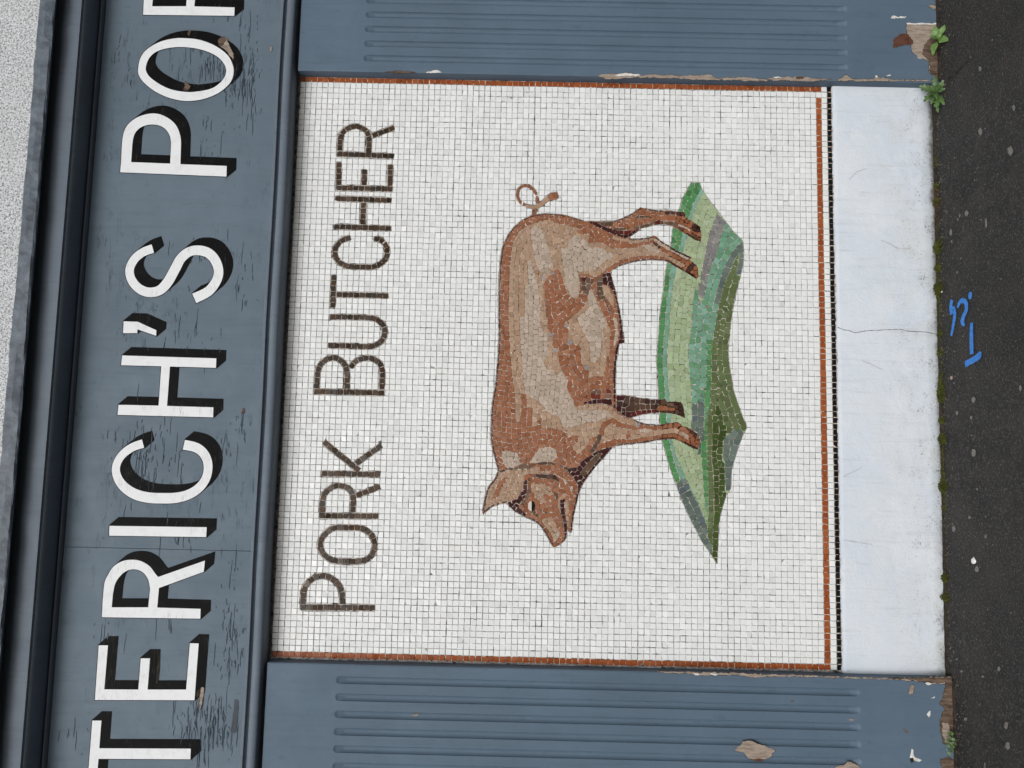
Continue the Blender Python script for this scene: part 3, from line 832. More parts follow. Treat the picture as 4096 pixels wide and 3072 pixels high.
def inside(poly, X, Z):
    r = np.zeros(X.shape, bool)
    x, z = poly[:, 0], poly[:, 1]
    for i in range(len(poly)):
        x1, z1, x2, z2 = x[i - 1], z[i - 1], x[i], z[i]
        if z1 == z2:
            continue
        r ^= ((z1 > Z) != (z2 > Z)) & (X < (x2 - x1) * (Z - z1) / (z2 - z1) + x1)
    return r


class Raster:
    def __init__(s, x0, x1, z0, z1, px):
        s.x0, s.z0, s.px = x0, z0, px
        s.nx, s.nz = int((x1 - x0) / px) + 1, int((z1 - z0) / px) + 1
        s.lab = np.zeros((s.nz, s.nx), np.int32)

    def paint(s, poly, val):
        i0 = max(0, int((poly[:, 0].min() - s.x0) / s.px) - 1); i1 = min(s.nx, int((poly[:, 0].max() - s.x0) / s.px) + 3)
        k0 = max(0, int((poly[:, 1].min() - s.z0) / s.px) - 1); k1 = min(s.nz, int((poly[:, 1].max() - s.z0) / s.px) + 3)
        if i1 <= i0 or k1 <= k0:
            return
        X, Z = np.meshgrid(s.x0 + (np.arange(i0, i1) + 0.5) * s.px, s.z0 + (np.arange(k0, k1) + 0.5) * s.px)
        s.lab[k0:k1, i0:i1][inside(poly, X, Z)] = val


def edge_distance(lab):
    """distance in cells to the nearest change of label (jump flooding), and its direction"""
    h, w = lab.shape
    e = np.zeros((h, w), bool)
    e[:, 1:] |= lab[:, 1:] != lab[:, :-1]
    e[1:, :] |= lab[1:, :] != lab[:-1, :]
    yy, xx = np.mgrid[0:h, 0:w]
    sx = np.where(e, xx, -9999).astype(np.int32); sy = np.where(e, yy, -9999).astype(np.int32)
    best = (sx - xx) ** 2 + (sy - yy) ** 2
    st = 64
    while st >= 1:
        for dy in (-st, 0, st):
            for dx in (-st, 0, st):
                if dx == 0 and dy == 0:
                    continue
                ys = slice(max(0, dy), h + min(0, dy)); yt = slice(max(0, -dy), h + min(0, -dy))
                xs = slice(max(0, dx), w + min(0, dx)); xt = slice(max(0, -dx), w + min(0, -dx))
                cx, cy = sx[ys, xs], sy[ys, xs]
                d = (cx - xx[yt, xt]) ** 2 + (cy - yy[yt, xt]) ** 2
                u = d < best[yt, xt]
                best[yt, xt][u] = d[u]; sx[yt, xt][u] = cx[u]; sy[yt, xt][u] = cy[u]
        st //= 2
    return np.arctan2(sy - yy, sx - xx).astype(np.float32), np.sqrt(best)


def hull(pts):
    pts = pts[np.lexsort((pts[:, 1], pts[:, 0]))]
    def half(P):
        out = []
        for p in P:
            while len(out) > 1 and (out[-1][0] - out[-2][0]) * (p[1] - out[-2][1]) - (out[-1][1] - out[-2][1]) * (p[0] - out[-2][0]) <= 1e-12:
                out.pop()
            out.append(p)
        return out
    a, b = half(pts), half(pts[::-1])
    return np.array(a[:-1] + b[:-1])


def reduce_poly(p, n):
    p = list(map(np.array, p))
    while len(p) > n:
        ar = [abs((p[i][0] - p[i - 1][0]) * (p[(i + 1) % len(p)][1] - p[i - 1][1]) - (p[i][1] - p[i - 1][1]) * (p[(i + 1) % len(p)][0] - p[i - 1][0])) for i in range(len(p))]
        p.pop(int(np.argmin(ar)))
    return np.array(p)


def pick(pal, sg=0.045):
    w = np.array([k for _, k in pal], float)
    c = np.array(pal[int(rng.choice(len(pal), p=w / w.sum()))][0])
    return c * (1 + rng.normal(0, sg))


def row_seeds(pts, d, sp, k):
    """centres in rows that run along the edge of the region, one piece apart"""
    out = np.zeros((0, 2))
    kk = 0
    while (kk + .5) * sp < d.max() + 0.6:
        ring = pts[np.abs(d - (kk + .5) * sp) <= 0.6]
        alive = np.ones(len(ring), bool)
        cur = None
        while alive.any():
            if cur is None:
                i = int(np.argmin(np.where(alive, ring[:, 0] + ring[:, 1] * .37, 1e9)))
            else:
                e = np.linalg.norm(ring - cur, axis=1)
                c = alive & (e < sp * 1.25)
                i = int(np.argmin(np.where(c, e, 1e9))) if c.any() else int(np.argmin(np.where(alive, ring[:, 0], 1e9)))
            cur = ring[i]
            out = np.vstack([out, cur])
            alive &= np.linalg.norm(ring - cur, axis=1) >= sp * 0.985
        kk += 1
    left = np.argsort(-d, kind='stable')
    free = np.ones(len(pts), bool)
    for q in out:
        free &= np.linalg.norm(pts - q, axis=1) >= sp * 0.86
    for i in left:
        if free[i]:
            out = np.vstack([out, pts[i]])
            free &= np.linalg.norm(pts - pts[i], axis=1) >= sp * 0.9
    return [[q[0], q[1], k] for q in out]


def tessellate(regions, strips, clip=None, size=0.0190, head=None):
    """lay tesserae: every colour region is filled on its own with near-square pieces that follow its edges"""
    allp = J(*[r[0] for r in regions])
    x0, x1, z0, z1 = allp[:, 0].min() - .02, allp[:, 0].max() + .02, allp[:, 1].min() - .02, allp[:, 1].max() + .02
    R2 = Raster(x0, x1, z0, z1, 0.0025)
    R1 = Raster(x0, x1, z0, z1, 0.00125)
    pals = {}
    sil = regions[0][0]
    strip_seeds = {}
    n = 0
    guided = {}
    for poly, pal, *gd in regions:
        n += 1
        pals[n] = pal
        if gd:
            guided[n] = resample(gd[0], 0.008)
        for R in (R1, R2):
            R.paint(poly, n)
    for path, w, L, pal, side in strips:
        n += 1
        pals[n] = pal
        p = resample(path, 0.006)
        t = np.gradient(p, axis=0); t /= np.linalg.norm(t, axis=1, keepdims=True)
        nn = np.stack([-t[:, 1], t[:, 0]], 1)
        pa, pb = p + nn * w * .5, p - nn * w * .5
        p = pa if inside(sil, pa[:, 0], pa[:, 1]).sum() >= inside(sil, pb[:, 0], pb[:, 1]).sum() else pb
        rb = ribbon(p, w)
        R1.paint(rb, n)
        q = resample(p, L)
        q = (q[1:] + q[:-1]) / 2
        tt = np.gradient(q, axis=0)
        strip_seeds[n] = [(a[0], a[1], math.atan2(b[1], b[0]), L) for a, b in zip(q, tt)]
    for R in (R1, R2):
        Xc, Zc = np.meshgrid(R.x0 + (np.arange(R.nx) + .5) * R.px, R.z0 + (np.arange(R.nz) + .5) * R.px)
        ok = inside(sil, Xc, Zc)
        if clip is not None:
            ok &= ~clip(Xc, Zc)
        R.lab[~ok] = 0
    ang, dist = edge_distance(R2.lab)
    for k, gd in guided.items():
        ys, xs = np.nonzero(R2.lab == k)
        if len(ys) == 0:
            continue
        q = np.stack([R2.x0 + (xs + .5) * R2.px, R2.z0 + (ys + .5) * R2.px], 1)
        bd = np.full(len(q), 1e9); bi = np.zeros(len(q), int)
        for i, g in enumerate(gd):
            e = ((q - g) ** 2).sum(1)
            u = e < bd
            bd[u] = e[u]; bi[u] = i
        tg = np.gradient(gd, axis=0)
        ang[ys, xs] = np.arctan2(tg[bi, 1], tg[bi, 0])
        rel = q - gd[bi]
        tn = tg[bi] / np.linalg.norm(tg[bi], axis=1, keepdims=True)
        dist[ys, xs] = np.abs(rel[:, 0] * tn[:, 1] - rel[:, 1] * tn[:, 0]) / R2.px
    seeds = []
    for k in pals:
        if k in strip_seeds:
            continue
        ys, xs = np.nonzero(R2.lab == k)
        if len(ys) == 0:
            continue
        seeds += row_seeds(np.stack([xs + .5, ys + .5], 1), dist[ys, xs], (size if not head or np.mean(xs) * R2.px + R2.x0 > head else size * 0.84) / R2.px, k)
    seeds = np.array(seeds, float)
    hw = int(0.030 / R2.px)
    gy, gx = np.mgrid[-hw:hw + 1, -hw:hw + 1]

    def assign(R, sd, th, hwin, aspect=None):
        best = np.full((R.nz, R.nx), 1e9, np.float32)
        own = np.full((R.nz, R.nx), -1, np.int32)
        for i in range(len(sd)):
            cx, cy, k = sd[i]
            ix, iy = int(cx), int(cy)
            a0, a1 = max(0, ix - hwin), min(R.nx, ix + hwin + 1)
            b0, b1 = max(0, iy - hwin), min(R.nz, iy + hwin + 1)
            dx = (np.arange(a0, a1) + .5 - cx)[None, :]; dy = (np.arange(b0, b1) + .5 - cy)[:, None]
            c, s_ = math.cos(th[i]), math.sin(th[i])
            u = np.abs(dx * c + dy * s_); v_ = np.abs(-dx * s_ + dy * c)
            if aspect is not None:
                u = u * aspect[i]
            d = np.maximum(u, v_) + 0.03 * (u + v_)
            lb = R.lab[b0:b1, a0:a1]
            bb = best[b0:b1, a0:a1]
            uu = (d < bb) & (lb == int(k))
            bb[uu] = d[uu]
            own[b0:b1, a0:a1][uu] = i
        return own

    def orient(sd):
        return ang[np.clip(sd[:, 1].astype(int), 0, R2.nz - 1), np.clip(sd[:, 0].astype(int), 0, R2.nx - 1)]

    for it in range(1):
        own = assign(R2, seeds, orient(seeds), hw)
        ok = own >= 0
        ids = own[ok]
        yy, xx = np.nonzero(ok)
        cnt = np.bincount(ids, minlength=len(seeds))
        mx_ = np.bincount(ids, xx + .5, minlength=len(seeds)); my_ = np.bincount(ids, yy + .5, minlength=len(seeds))
        g = cnt > 0
        seeds[g, 0] = mx_[g] / cnt[g]; seeds[g, 1] = my_[g] / cnt[g]
    th = list(orient(seeds)); asp = [1.0] * len(seeds)
    fine = [[(a + 0) * 2, b * 2, k] for a, b, k in seeds]
    for k, ss in strip_seeds.items():
        for (x, z, t, L) in ss:
            fine.append([(x - R1.x0) / R1.px, (z - R1.z0) / R1.px, k]); th.append(t); asp.append(1.0)
    own = assign(R1, np.array(fine, float), th, int(0.032 / R1.px))
    ok = own >= 0
    ids = own[ok]
    yy, xx = np.nonzero(ok)
    order = np.argsort(ids, kind='stable')
    ids, yy, xx = ids[order], yy[order], xx[order]
    cuts = np.flatnonzero(np.diff(ids)) + 1
    out = []
    for a, b in zip(np.r_[0, cuts], np.r_[cuts, len(ids)]):
        if b - a < 9:
            continue
        pts = np.stack([R1.x0 + (xx[a:b] + .5) * R1.px, R1.z0 + (yy[a:b] + .5) * R1.px], 1)
        h = hull(pts)
        if len(h) < 3:
            continue
        h = reduce_poly(h, 5)
        h = offset(h, -0.00012)
        ar = area(h)
        if ar < 8e-6:
            continue
        k = int(fine[ids[a]][2])
        out.append((h, pick(pals[k]), ar))
    return out


def tile_geo(polys, thick=0.0024, y=0.0, bev=0.0009, tilt=0.0004):
    vs, fs, cs = [], [], []
    for h, c, *_ in polys:
        h = ccw(np.asarray(h))
        n = len(h)
        ctr = h.mean(0)
        r = max(np.linalg.norm(h - ctr, axis=1).max(), 1e-4)
        inn = ctr + (h - ctr) * max(0.55, 1 - bev / (r * 0.72))
        ta, tb, dz = rng.normal(0, tilt), rng.normal(0, tilt), rng.normal(0, tilt * 0.8)
        base = len(vs)
        for p in inn:
            q = (p - ctr) / 0.009
            vs.append((p[0], y + dz + ta * q[0] + tb * q[1], p[1]))
        for p in h:
            vs.append((p[0], y + thick * 0.42, p[1]))
        for p in h:
            vs.append((p[0], y + thick * 1.3, p[1]))
        fs.append(tuple(range(base, base + n))); cs.append(c)
        for lv in (0, n):
            for i in range(n):
                j = (i + 1) % n
                fs.append((base + lv + i, base + lv + n + i, base + lv + n + j, base + lv + j)); cs.append(c)
    return vs, fs, cs


mosaic = empty('mosaic_panel', (W / 2, 0, ZB))
tag(mosaic, 'white mosaic panel with a brown pig on grass and PORK BUTCHER lettering', 'mosaic')

YG = 0.0017
v, f = box(-0.012, W + 0.012, YG, 0.02, ZB - 0.002, ZT + 0.03)
bed = adopt(mesh_obj('grout_bed', v, f, M_grout), mosaic)


def place(polys, name, mat, parent, n_single=300, field=None, **kw):
    polys = sorted(polys, key=lambda t: -abs(area(np.asarray(t[0]))))
    for t in polys[:n_single]:
        a, b, c = tile_geo([t], **kw)
        adopt(mesh_obj(name, a, b, mat, None, c), mosaic).parent = parent
        if parent is not mosaic:
            bpy.data.objects[-1] if False else None
    rest = polys[n_single:]
    if rest:
        a, b, c = tile_geo(rest, **kw)
        o = mesh_obj(field, a, b, mat, None, c)
        o.parent = parent
        tag(o, kind='stuff')
    return polys


# figures sit on a paler bed of their own, so the joints between their pieces read pale
def figure(name, sil, label):
    o = sheet(name, [ccw(offset(ccw(sil), 0.0005))], YG - 0.0003, M_lgrout, None, back=YG + 0.002)
    adopt(o, mosaic)
    tag(o, label)
    return o


def put(o, parent):
    """child of a part: all pieces are modelled in world space"""
    o.parent = parent
    o.matrix_parent_inverse = (Matrix.Translation(mosaic.location) @ Matrix.Translation(mosaic.location).inverted())
    return o


def tiles_under(parent, polys, name, field, mat, n_single=300, **kw):
    polys = sorted(polys, key=lambda t: -abs(area(np.asarray(t[0]))))
    inv = None if parent is not mosaic else Matrix.Translation(mosaic.location).inverted()
    def add(nm, sub, kind=None):
        a, b, c = tile_geo(sub, **kw)
        o = mesh_obj(nm, a, b, mat, None, c)
        o.parent = parent
        if inv is not None:
            o.matrix_parent_inverse = inv
        if kind:
            o['kind'] = kind
        return o
    for t in polys[:n_single]:
        add(name, [t])
    if polys[n_single:]:
        add(field, polys[n_single:], 'stuff')


def tail_polys():
    out, shapes = [], []
    for path, w0, w1, L, pal in TAIL:
        p = crom(path, 8)
        q = resample(p, L)
        w = np.linspace(w0, w1, len(q))
        t = np.gradient(q, axis=0); t /= np.linalg.norm(t, axis=1, keepdims=True)
        n = np.stack([-t[:, 1], t[:, 0]], 1)
        a, b = q + n * w[:, None] / 2, q - n * w[:, None] / 2
        for i in range(len(q) - 1):
            h = np.array([a[i], a[i + 1], b[i + 1], b[i]])
            out.append((offset(ccw(h), -0.00025), pick(pal), 0))
        shapes.append(np.concatenate([a, b[::-1]], 0))
    return out, shapes


tailp, tail_shapes = tail_polys()
# fluke at the end of the tail
for h in (T1([(1265, 190), (1325, 215), (1262, 250)]), T1([(1262, 285), (1345, 302), (1262, 312), (1190, 335), (1185, 300)])):
    tailp.append((ccw(h), pick(OR), 0)); tail_shapes.append(h)

eye_c = H1([(905, 497)])[0]
eye_loop = H1([(905 + 57 * math.cos(a), 497 + 84 * math.sin(a)) for a in np.linspace(0, 2 * math.pi, 20, endpoint=False)])

pig_tiles = tessellate(PIG, STRIPS_PIG, clip=lambda X, Z: inside(eye_loop, X, Z), size=0.0172, head=H1([(900, 0)])[0][0])
grass_tiles = tessellate(GRASS, [], clip=lambda X, Z: inside(ccw(offset(ccw(pig_sil), 0.0008)), X, Z))

pig = figure('pig_figure', pig_sil, 'brown pig of irregular tesserae standing in profile, snout to the left')
tiles_under(pig, pig_tiles + tailp, 'tessera', 'small_tesserae', M_tess, 300)
eb = eye_loop
tiles = [(J(eb[5:16]), np.array(S(205, 198, 188)), 0), (J(eb[15:20], eb[0:6]), np.array(S(12, 12, 13)), 0)]
a, b, c = tile_geo([(ccw(t[0]), t[1]) for t in tiles], bev=0.0006)
o = mesh_obj('eye', a, b, M_tess, pig, c)
tag(o, 'half white and half black oval eye')
grass = figure('grass_figure', grass_sil, 'patch of green, grey and olive tesserae under the pig')
tiles_under(grass, grass_tiles, 'tessera', 'small_tesserae', M_tess, 300)

# lettering
BROWN = [(S(62, 46, 33), 4), (S(52, 39, 28), 3), (S(76, 57, 41), 2), (S(40, 32, 25), 2)]
mask_polys = list(tail_shapes) + [pig_sil, grass_sil]
for ch, strokes in LETTERS.items():
    polys, backs = [], []
    for path in strokes:
        Lg = np.linalg.norm(np.diff(path, axis=0), axis=1).sum()
        nseg = max(2, int(round(Lg / 0.0200)))
        q = resample(path, Lg / nseg)
        closed = np.linalg.norm(q[0] - q[-1]) < 0.006
        t = np.gradient(q, axis=0)
        if closed:
            t[0] = t[-1] = q[1] - q[-2]
        t /= np.linalg.norm(t, axis=1, keepdims=True)
        n = np.stack([-t[:, 1], t[:, 0]], 1)
        aa, bb = q + n * LW / 2, q - n * LW / 2
        for i in range(len(q) - 1):
            polys.append((offset(ccw(np.array([aa[i], aa[i + 1], bb[i + 1], bb[i]])), -0.00075), pick(BROWN, 0.08), 0))
        r = np.concatenate([aa, bb[::-1]], 0)
        backs.append(ribbon(resample(path, 0.006), LW + 0.0015))
        mask_polys.append(ribbon(resample(path, 0.006), LW + 0.001))
    vs, fs = [], []
    for k, r in enumerate(backs):           # pale bedding strokes, each a hair apart in depth
        m = len(r) // 2
        b0 = len(vs)
        vs += [(x, YG - 0.0003 - 0.0001 * k, z) for x, z in r]
        for i in range(m - 1):
            fs.append((b0 + i, b0 + 2 * m - 1 - i, b0 + 2 * m - 2 - i, b0 + i + 1))
    lo = adopt(mesh_obj('letter', vs, fs, M_lgrout), mosaic)
    tag(lo, 'brown tile letter %s' % ch[0])
    for h in polys:
        a, b, c = tile_geo([h])
        mesh_obj('letter_tile', a, b, M_brown, lo, c)

# white field
MR = Raster(0, W, ZB, ZT, 0.002)
for p in mask_polys:
    MR.paint(np.asarray(p), 1)
mk = MR.lab > 0
dil = mk.copy()
dil[1:] |= mk[:-1]; dil[:-1] |= mk[1:]; dil[:, 1:] |= mk[:, :-1]; dil[:, :-1] |= mk[:, 1:]

whites, oranges, blacks = [], [], []
# course lines wander a little; each column and row keeps its own drift
row_w = np.cumsum(rng.normal(0, 0.00042, (96, NC + 1)), axis=1)
row_w -= row_w.mean(1, keepdims=True)
row_w = sum(np.roll(row_w, k, 0) for k in range(-3, 4)) / 4.0
row_w = np.clip(row_w, -0.0022, 0.0022)
col_w = np.cumsum(rng.normal(0, 0.00042, (96, NC + 1)), axis=0)
col_w -= col_w.mean(0, keepdims=True)
col_w = sum(np.roll(col_w, k, 1) for k in range(-3, 4)) / 4.0
col_w = np.clip(col_w, -0.0022, 0.0022)
row_g = np.zeros(96)
ORANGE = [(S(152, 80, 42), 5), (S(144, 74, 38), 3), (S(158, 88, 50), 2)]
WHITE = [((0.775, 0.795, 0.800), 8), ((0.755, 0.776, 0.782), 2), ((0.795, 0.812, 0.816), 3), ((0.73, 0.752, 0.758), 0.5)]
BLACK = [(S(20, 20, 20), 5), (S(30, 29, 28), 1)]
def shrink(q, k):
    return q.mean(0) + (q - q.mean(0)) * k


for j in range(95):
    rough = 0.2 if j < 23 else 0.75
    if j > 84:
        rough = 0.5
    for i in range(NC):
        g = 0.0184 if j < 23 else 0.0183
        cx, cz = (i + .5) * P + col_w[j, i] * rough, ZT - (j + .5) * P + row_w[j, i] * rough + row_g[j] * rough
        w, h = g * (1 + rng.normal(0, .012 * rough)), g * (1 + rng.normal(0, .014 * rough))
        if i == 0 or i == NC - 1:
            w = g * 0.94
        qd = np.array([(-w / 2, -h / 2), (w / 2, -h / 2), (w / 2, h / 2), (-w / 2, h / 2)]) + rng.normal(0, 0.00032 * (0.5 + rough), (4, 2))
        a = rng.normal(0, 0.018 * rough)
        qd = qd @ np.array([[math.cos(a), math.sin(a)], [-math.sin(a), math.cos(a)]])
        qd += (cx, cz)
        if j == 94:
            qd[:2, 1] += 0.004
            blacks.append((shrink(qd, 0.97), pick(BLACK), 0)); continue
        if (i == 0 or i == NC - 1) and j <= 93 and not (j == 93):
            oranges.append((shrink(qd, 0.98), pick(ORANGE), 0)); continue
        if j == 92 and i < NC - 2:
            oranges.append((shrink(qd, 0.98), pick(ORANGE), 0)); continue
        if 0 < i < NC and 0 < j < 94:
            # cut against the figures
            i0, i1 = int((cx - .012) / .002), int((cx + .012) / .002)
            k0, k1 = int((cz - .012 - ZB) / .002), int((cz + .012 - ZB) / .002)
            if dil[max(k0, 0):k1, max(i0, 0):i1].any():
                u = np.linspace(0, 1, 12)
                U, Vv = np.meshgrid(u, u)
                pts = ((1 - U) * (1 - Vv))[..., None] * qd[0] + (U * (1 - Vv))[..., None] * qd[1] + (U * Vv)[..., None] * qd[2] + ((1 - U) * Vv)[..., None] * qd[3]
                pts = pts.reshape(-1, 2)
                ii = np.clip((pts[:, 0] / .002).astype(int), 0, MR.nx - 1); kk = np.clip(((pts[:, 1] - ZB) / .002).astype(int), 0, MR.nz - 1)
                free = ~dil[kk, ii]
                if free.sum() < 12:
                    continue
                if not free.all():
                    hh = hull(pts[free])
                    if len(hh) < 3:
                        continue
                    # a hull that would run over a figure is cut to its larger half
                    inn = inside(hh, pts[:, 0], pts[:, 1])
                    if (inn & ~free).sum() > 0.12 * inn.sum():
                        ax = 0 if np.ptp(pts[free][:, 0]) > np.ptp(pts[free][:, 1]) else 1
                        md = pts[~free][:, ax].mean()
                        for sel in (free & (pts[:, ax] < md), free & (pts[:, ax] >= md)):
                            if sel.sum() >= 10:
                                h2 = hull(pts[sel])
                                if len(h2) >= 3 and area(h2) > 1.2e-5:
                                    whites.append((reduce_poly(h2, 6), pick(WHITE, 0.012), 0))
                        continue
                    if area(hh) < 1.2e-5:
                        continue
                    whites.append((reduce_poly(hh, 6), pick(WHITE, 0.012), 0)); continue
        c = pick(WHITE, 0.012)
        whites.append((qd, np.minimum(c, 0.84), 0))
whites.append((B1([(722, 478), (755, 475), (755, 512), (718, 515)]), np.array(S(200, 196, 170)), 0)) if False else None

# the 300 white tiles nearest the camera are pieces of their own
def near(t):
    c = np.asarray(t[0]).mean(0)
    return (c[0] - CAM[0]) ** 2 + (c[1] - CAM[2]) ** 2


full = [t for t in whites if len(t[0]) == 4 and abs(area(np.asarray(t[0]))) > 2.6e-4]
full.sort(key=near)
single = full[:300]
sid = {id(t) for t in single}
inv = Matrix.Translation(mosaic.location).inverted()
for t in single:
    a, b, c = tile_geo([t], tilt=0.00045)
    o = mesh_obj('white_tile', a, b, M_wtile, mosaic, c)
    o.matrix_parent_inverse = inv
a, b, c = tile_geo([t for t in whites if id(t) not in sid], tilt=0.00045)
o = mesh_obj('white_tile_field', a, b, M_wtile, mosaic, c)
o.matrix_parent_inverse = inv
o['kind'] = 'stuff'
for nm, lst in (('orange_border_tile', oranges), ('black_tile', blacks)):
    for t in lst[:300]:
        a, b, c = tile_geo([t])
        o = mesh_obj(nm, a, b, M_tess, mosaic, c)
        o.matrix_parent_inverse = inv

for (xa, xb, za, zb_) in ((-0.001, P + 0.0005, Z0 - P, ZT), (W - P - 0.0005, W + 0.001, Z0 - P, ZT), (P + 0.001, W - P - 0.001, Z0 - P - 0.0005, Z0 + 0.0005), (-0.002, W + 0.002, ZB - 0.001, ZB + P)):
    v, f = box(xa, xb, YG - 0.0003, YG + 0.004, za, zb_)
    o = mesh_obj('border_grout', v, f, M_lgrout, mosaic)
    o.matrix_parent_inverse = inv

# ------------------------------------------------------------------ plinth under the mosaic
def grid_front(x0, x1, z0, z1, nx, nz, yfun, xs=None, zs=None):
    xs = np.linspace(x0, x1, nx) if xs is None else xs
    zs = np.linspace(z0, z1, nz) if zs is None else zs
    vs = [(x, yfun(x, z), z) for z in zs for x in xs]
    n = len(xs)
    fs = [(j * n + i, j * n + i + 1, (j + 1) * n + i + 1, (j + 1) * n + i) for j in range(len(zs) - 1) for i in range(n - 1)]
    return vs, fs, n


bx = np.linspace(-0.012, W + 0.014, 200)
bz = np.linspace(0, ZB + 0.003, 30)
hn = rng.normal(0, 1, (40, 210))
def lowf(x, z):
    return 0.0007 * math.sin(5 * x + 1.3) * math.sin(8 * z + 2 * x) + 0.0003 * math.sin(23 * x + 5 * z)
vs, fs = [], []
top_w = np.cumsum(rng.normal(0, 0.0005, 200)); top_w -= np.linspace(top_w[0], top_w[-1], 200)
bot_w = rng.normal(0, 0.002, 200) + 0.004 * np.sin(bx * 9)
for k, z in enumerate(bz):
    for i, x in enumerate(bx):
        zz = z
        yy = -0.007 + lowf(x, z)
        if k == len(bz) - 1:
            zz += top_w[i] * 0.6 + rng.normal(0, 0.0012); yy += 0.0015
        if k == 0:
            zz = -0.02; yy += 0.004
        vs.append((x, yy, zz))
n = len(bx)
fs = [(j * n + i, j * n + i + 1, (j + 1) * n + i + 1, (j + 1) * n + i) for j in range(len(bz) - 1) for i in range(n - 1)]
b0 = len(vs)
vs += [(x, 0.02, vs[(len(bz) - 1) * n + i][2]) for i, x in enumerate(bx)]
fs += [((len(bz) - 1) * n + i, (len(bz) - 1) * n + i + 1, b0 + i + 1, b0 + i) for i in range(n - 1)]
plinth = empty('plinth', (W / 2, 0, 0))
tag(plinth, 'pale blue-white painted concrete plinth under the mosaic, speckled towards the pavement', 'plinth')
po = adopt(mesh_obj('rendered_face', vs, fs, M_plinth), plinth)


def strip_on(name, path, w, y, mat, parent, jit=0.0):
    p = resample(path, 0.008)
    p = p + rng.normal(0, jit, p.shape)
    ww = w * (0.6 + 0.8 * rng.random(len(p)))
    r = ribbon(p, ww)
    m = len(p)
    vs = [(x, y + (lowf(x, z) if parent is plinth else 0), z) for x, z in r]
    fs = [(i, 2 * m - 1 - i, 2 * m - 2 - i, i + 1) for i in range(m - 1)]
    return adopt(mesh_obj(name, vs, fs, mat), parent)


strip_on('hairline_crack', V(3072, 768, [(590, 1175), (700, 1205), (740, 1220), (860, 1200), (960, 1195), (1130, 1190), (1200, 1205), (1360, 1215), (1460, 1235)], 2.16), 0.0016, -0.0085, M_darkgap, plinth, 0.0006)
for pts in ([(965, 425), (1050, 455), (1100, 492), (1222, 497)],):
    strip_on('scuff_mark', V(3072, 768, pts, 2.16), 0.005, -0.0088, mat_simple('scuff', S(196, 201, 207), S(182, 186, 190), 60), plinth)
M_scuff = bpy.data.materials['scuff']
for oy, pts in ((0, [(690, 1560), (760, 1490), (845, 1465)]), (1536, [(640, 800), (720, 760), (800, 722)]), (1536, [(640, 1345), (760, 1365), (890, 1385)]), (768, [(800, 1460), (880, 1490), (980, 1540)])):
    strip_on('scuff_mark', V(3072, oy, pts, 2.16), 0.0035, -0.0088, M_scuff, plinth)

# ------------------------------------------------------------------ pilasters
FL_SP, FL_R, FL_D = 0.0540, 0.0120, 0.0088


def pilaster(x_in, side, z_top, zf0, zf1, nfl, label):
    """side = -1: stands left of the mosaic"""
    wd = 0.05 * 2 + FL_SP * (nfl - 1)
    cs = [x_in + side * (0.050 + FL_SP * k) for k in range(nfl)]
    x_out = x_in + side * wd
    xa, xb = min(x_in, x_out), max(x_in, x_out)
    xs = {xa, xa + 0.004, xb - 0.004, xb}
    for c in cs:
        for u in np.linspace(-1, 1, 15):
            xs.add(c + u * FL_R)
    xs = sorted(xs)
    zs = set(np.linspace(-0.03, z_top, 12))
    for e, s in ((zf0, 1), (zf1, -1)):
        for u in np.linspace(-1, 1.8, 18):
            zs.add(e + s * u * FL_R)
    zs = sorted(zs)

    def yf(x, z):
        d = 0
        for c in cs:
            if abs(x - c) < FL_R:
                r = math.hypot(x - c, max(zf0 - z, z - zf1, 0)) / FL_R
                run = min(1.0, max(0.0, min(z - zf0, zf1 - z) + FL_R) / (FL_R * 2.6))
                d = max(d, FL_D * max(0, 1 - r * r) ** 0.75 * (0.25 + 0.75 * run) if r < 1 else 0)
        e = min(x - xa, xb - x)
        return YP + d + (0.0015 if e < 0.001 else 0)

    vs, fs, n = grid_front(0, 0, 0, 0, 0, 0, yf, xs, zs)
    nz = len(zs)
    b0 = len(vs)
    for x in (xa, xb):
        for z in zs:
            vs.append((x, 0.02, z))
    for j in range(nz - 1):
        fs.append((b0 + j, j * n, (j + 1) * n, b0 + j + 1))
        fs.append((j * n + n - 1, b0 + nz + j, b0 + nz + j + 1, (j + 1) * n + n - 1))
    root = empty('pilaster', ((xa + xb) / 2, 0, 0))
    tag(root, label, 'pilaster', 'fluted pilasters of the shop front')
    adopt(mesh_obj('fluted_board', vs, fs, M_pil), root)
    return root, xa, xb


ZM = 2.252                         # underside of the moulding
pl_x = V(1024, 2304, [(300, 752)], 2.16, YP)[0][0]
pr_x = V(1024, 0, [(900, 618)], 2.16, YP)[0][0]
zl1, zl0 = V(1024, 2304, [(680, 1170)], 2.16, YP)[0][1], V(3072, 2304, [(802, 1270)], 2.16, YP)[0][1]
zr1, zr0 = V(1024, 0, [(935, 390)], 2.16, YP)[0][1], V(3072, 0, [(688, 330)], 2.16, YP)[0][1]
pilL, lxa, lxb = pilaster(pl_x, -1, ZM, zl0 + FL_R, zl1 - FL_R, 7, 'blue fluted pilaster on the side of the pig\'s snout, bare wood patches near its foot')
pilR, rxa, rxb = pilaster(pr_x, 1, ZM, zr0 + FL_R, zr1 - FL_R, 7, 'blue fluted pilaster on the side of the pig\'s tail, weed growing at its foot')


def chip(root, loops, mat, y, name='paint_chip', amp=0.0014, step=0.006):
    L = ccw(ragged(loops, step, amp))
    if mat in (M_wood, M_wood2) and area(L) > 2.5e-4:
        rim = offset(L, 0.0011) + rng.normal(0, 0.0006, L.shape)
        adopt(sheet('paint_edge', [ccw(rim)], y + 0.00018, M_darkgap if random.random() < .75 else M_rust), root)
    return adopt(sheet(name, [L], y, mat), root)


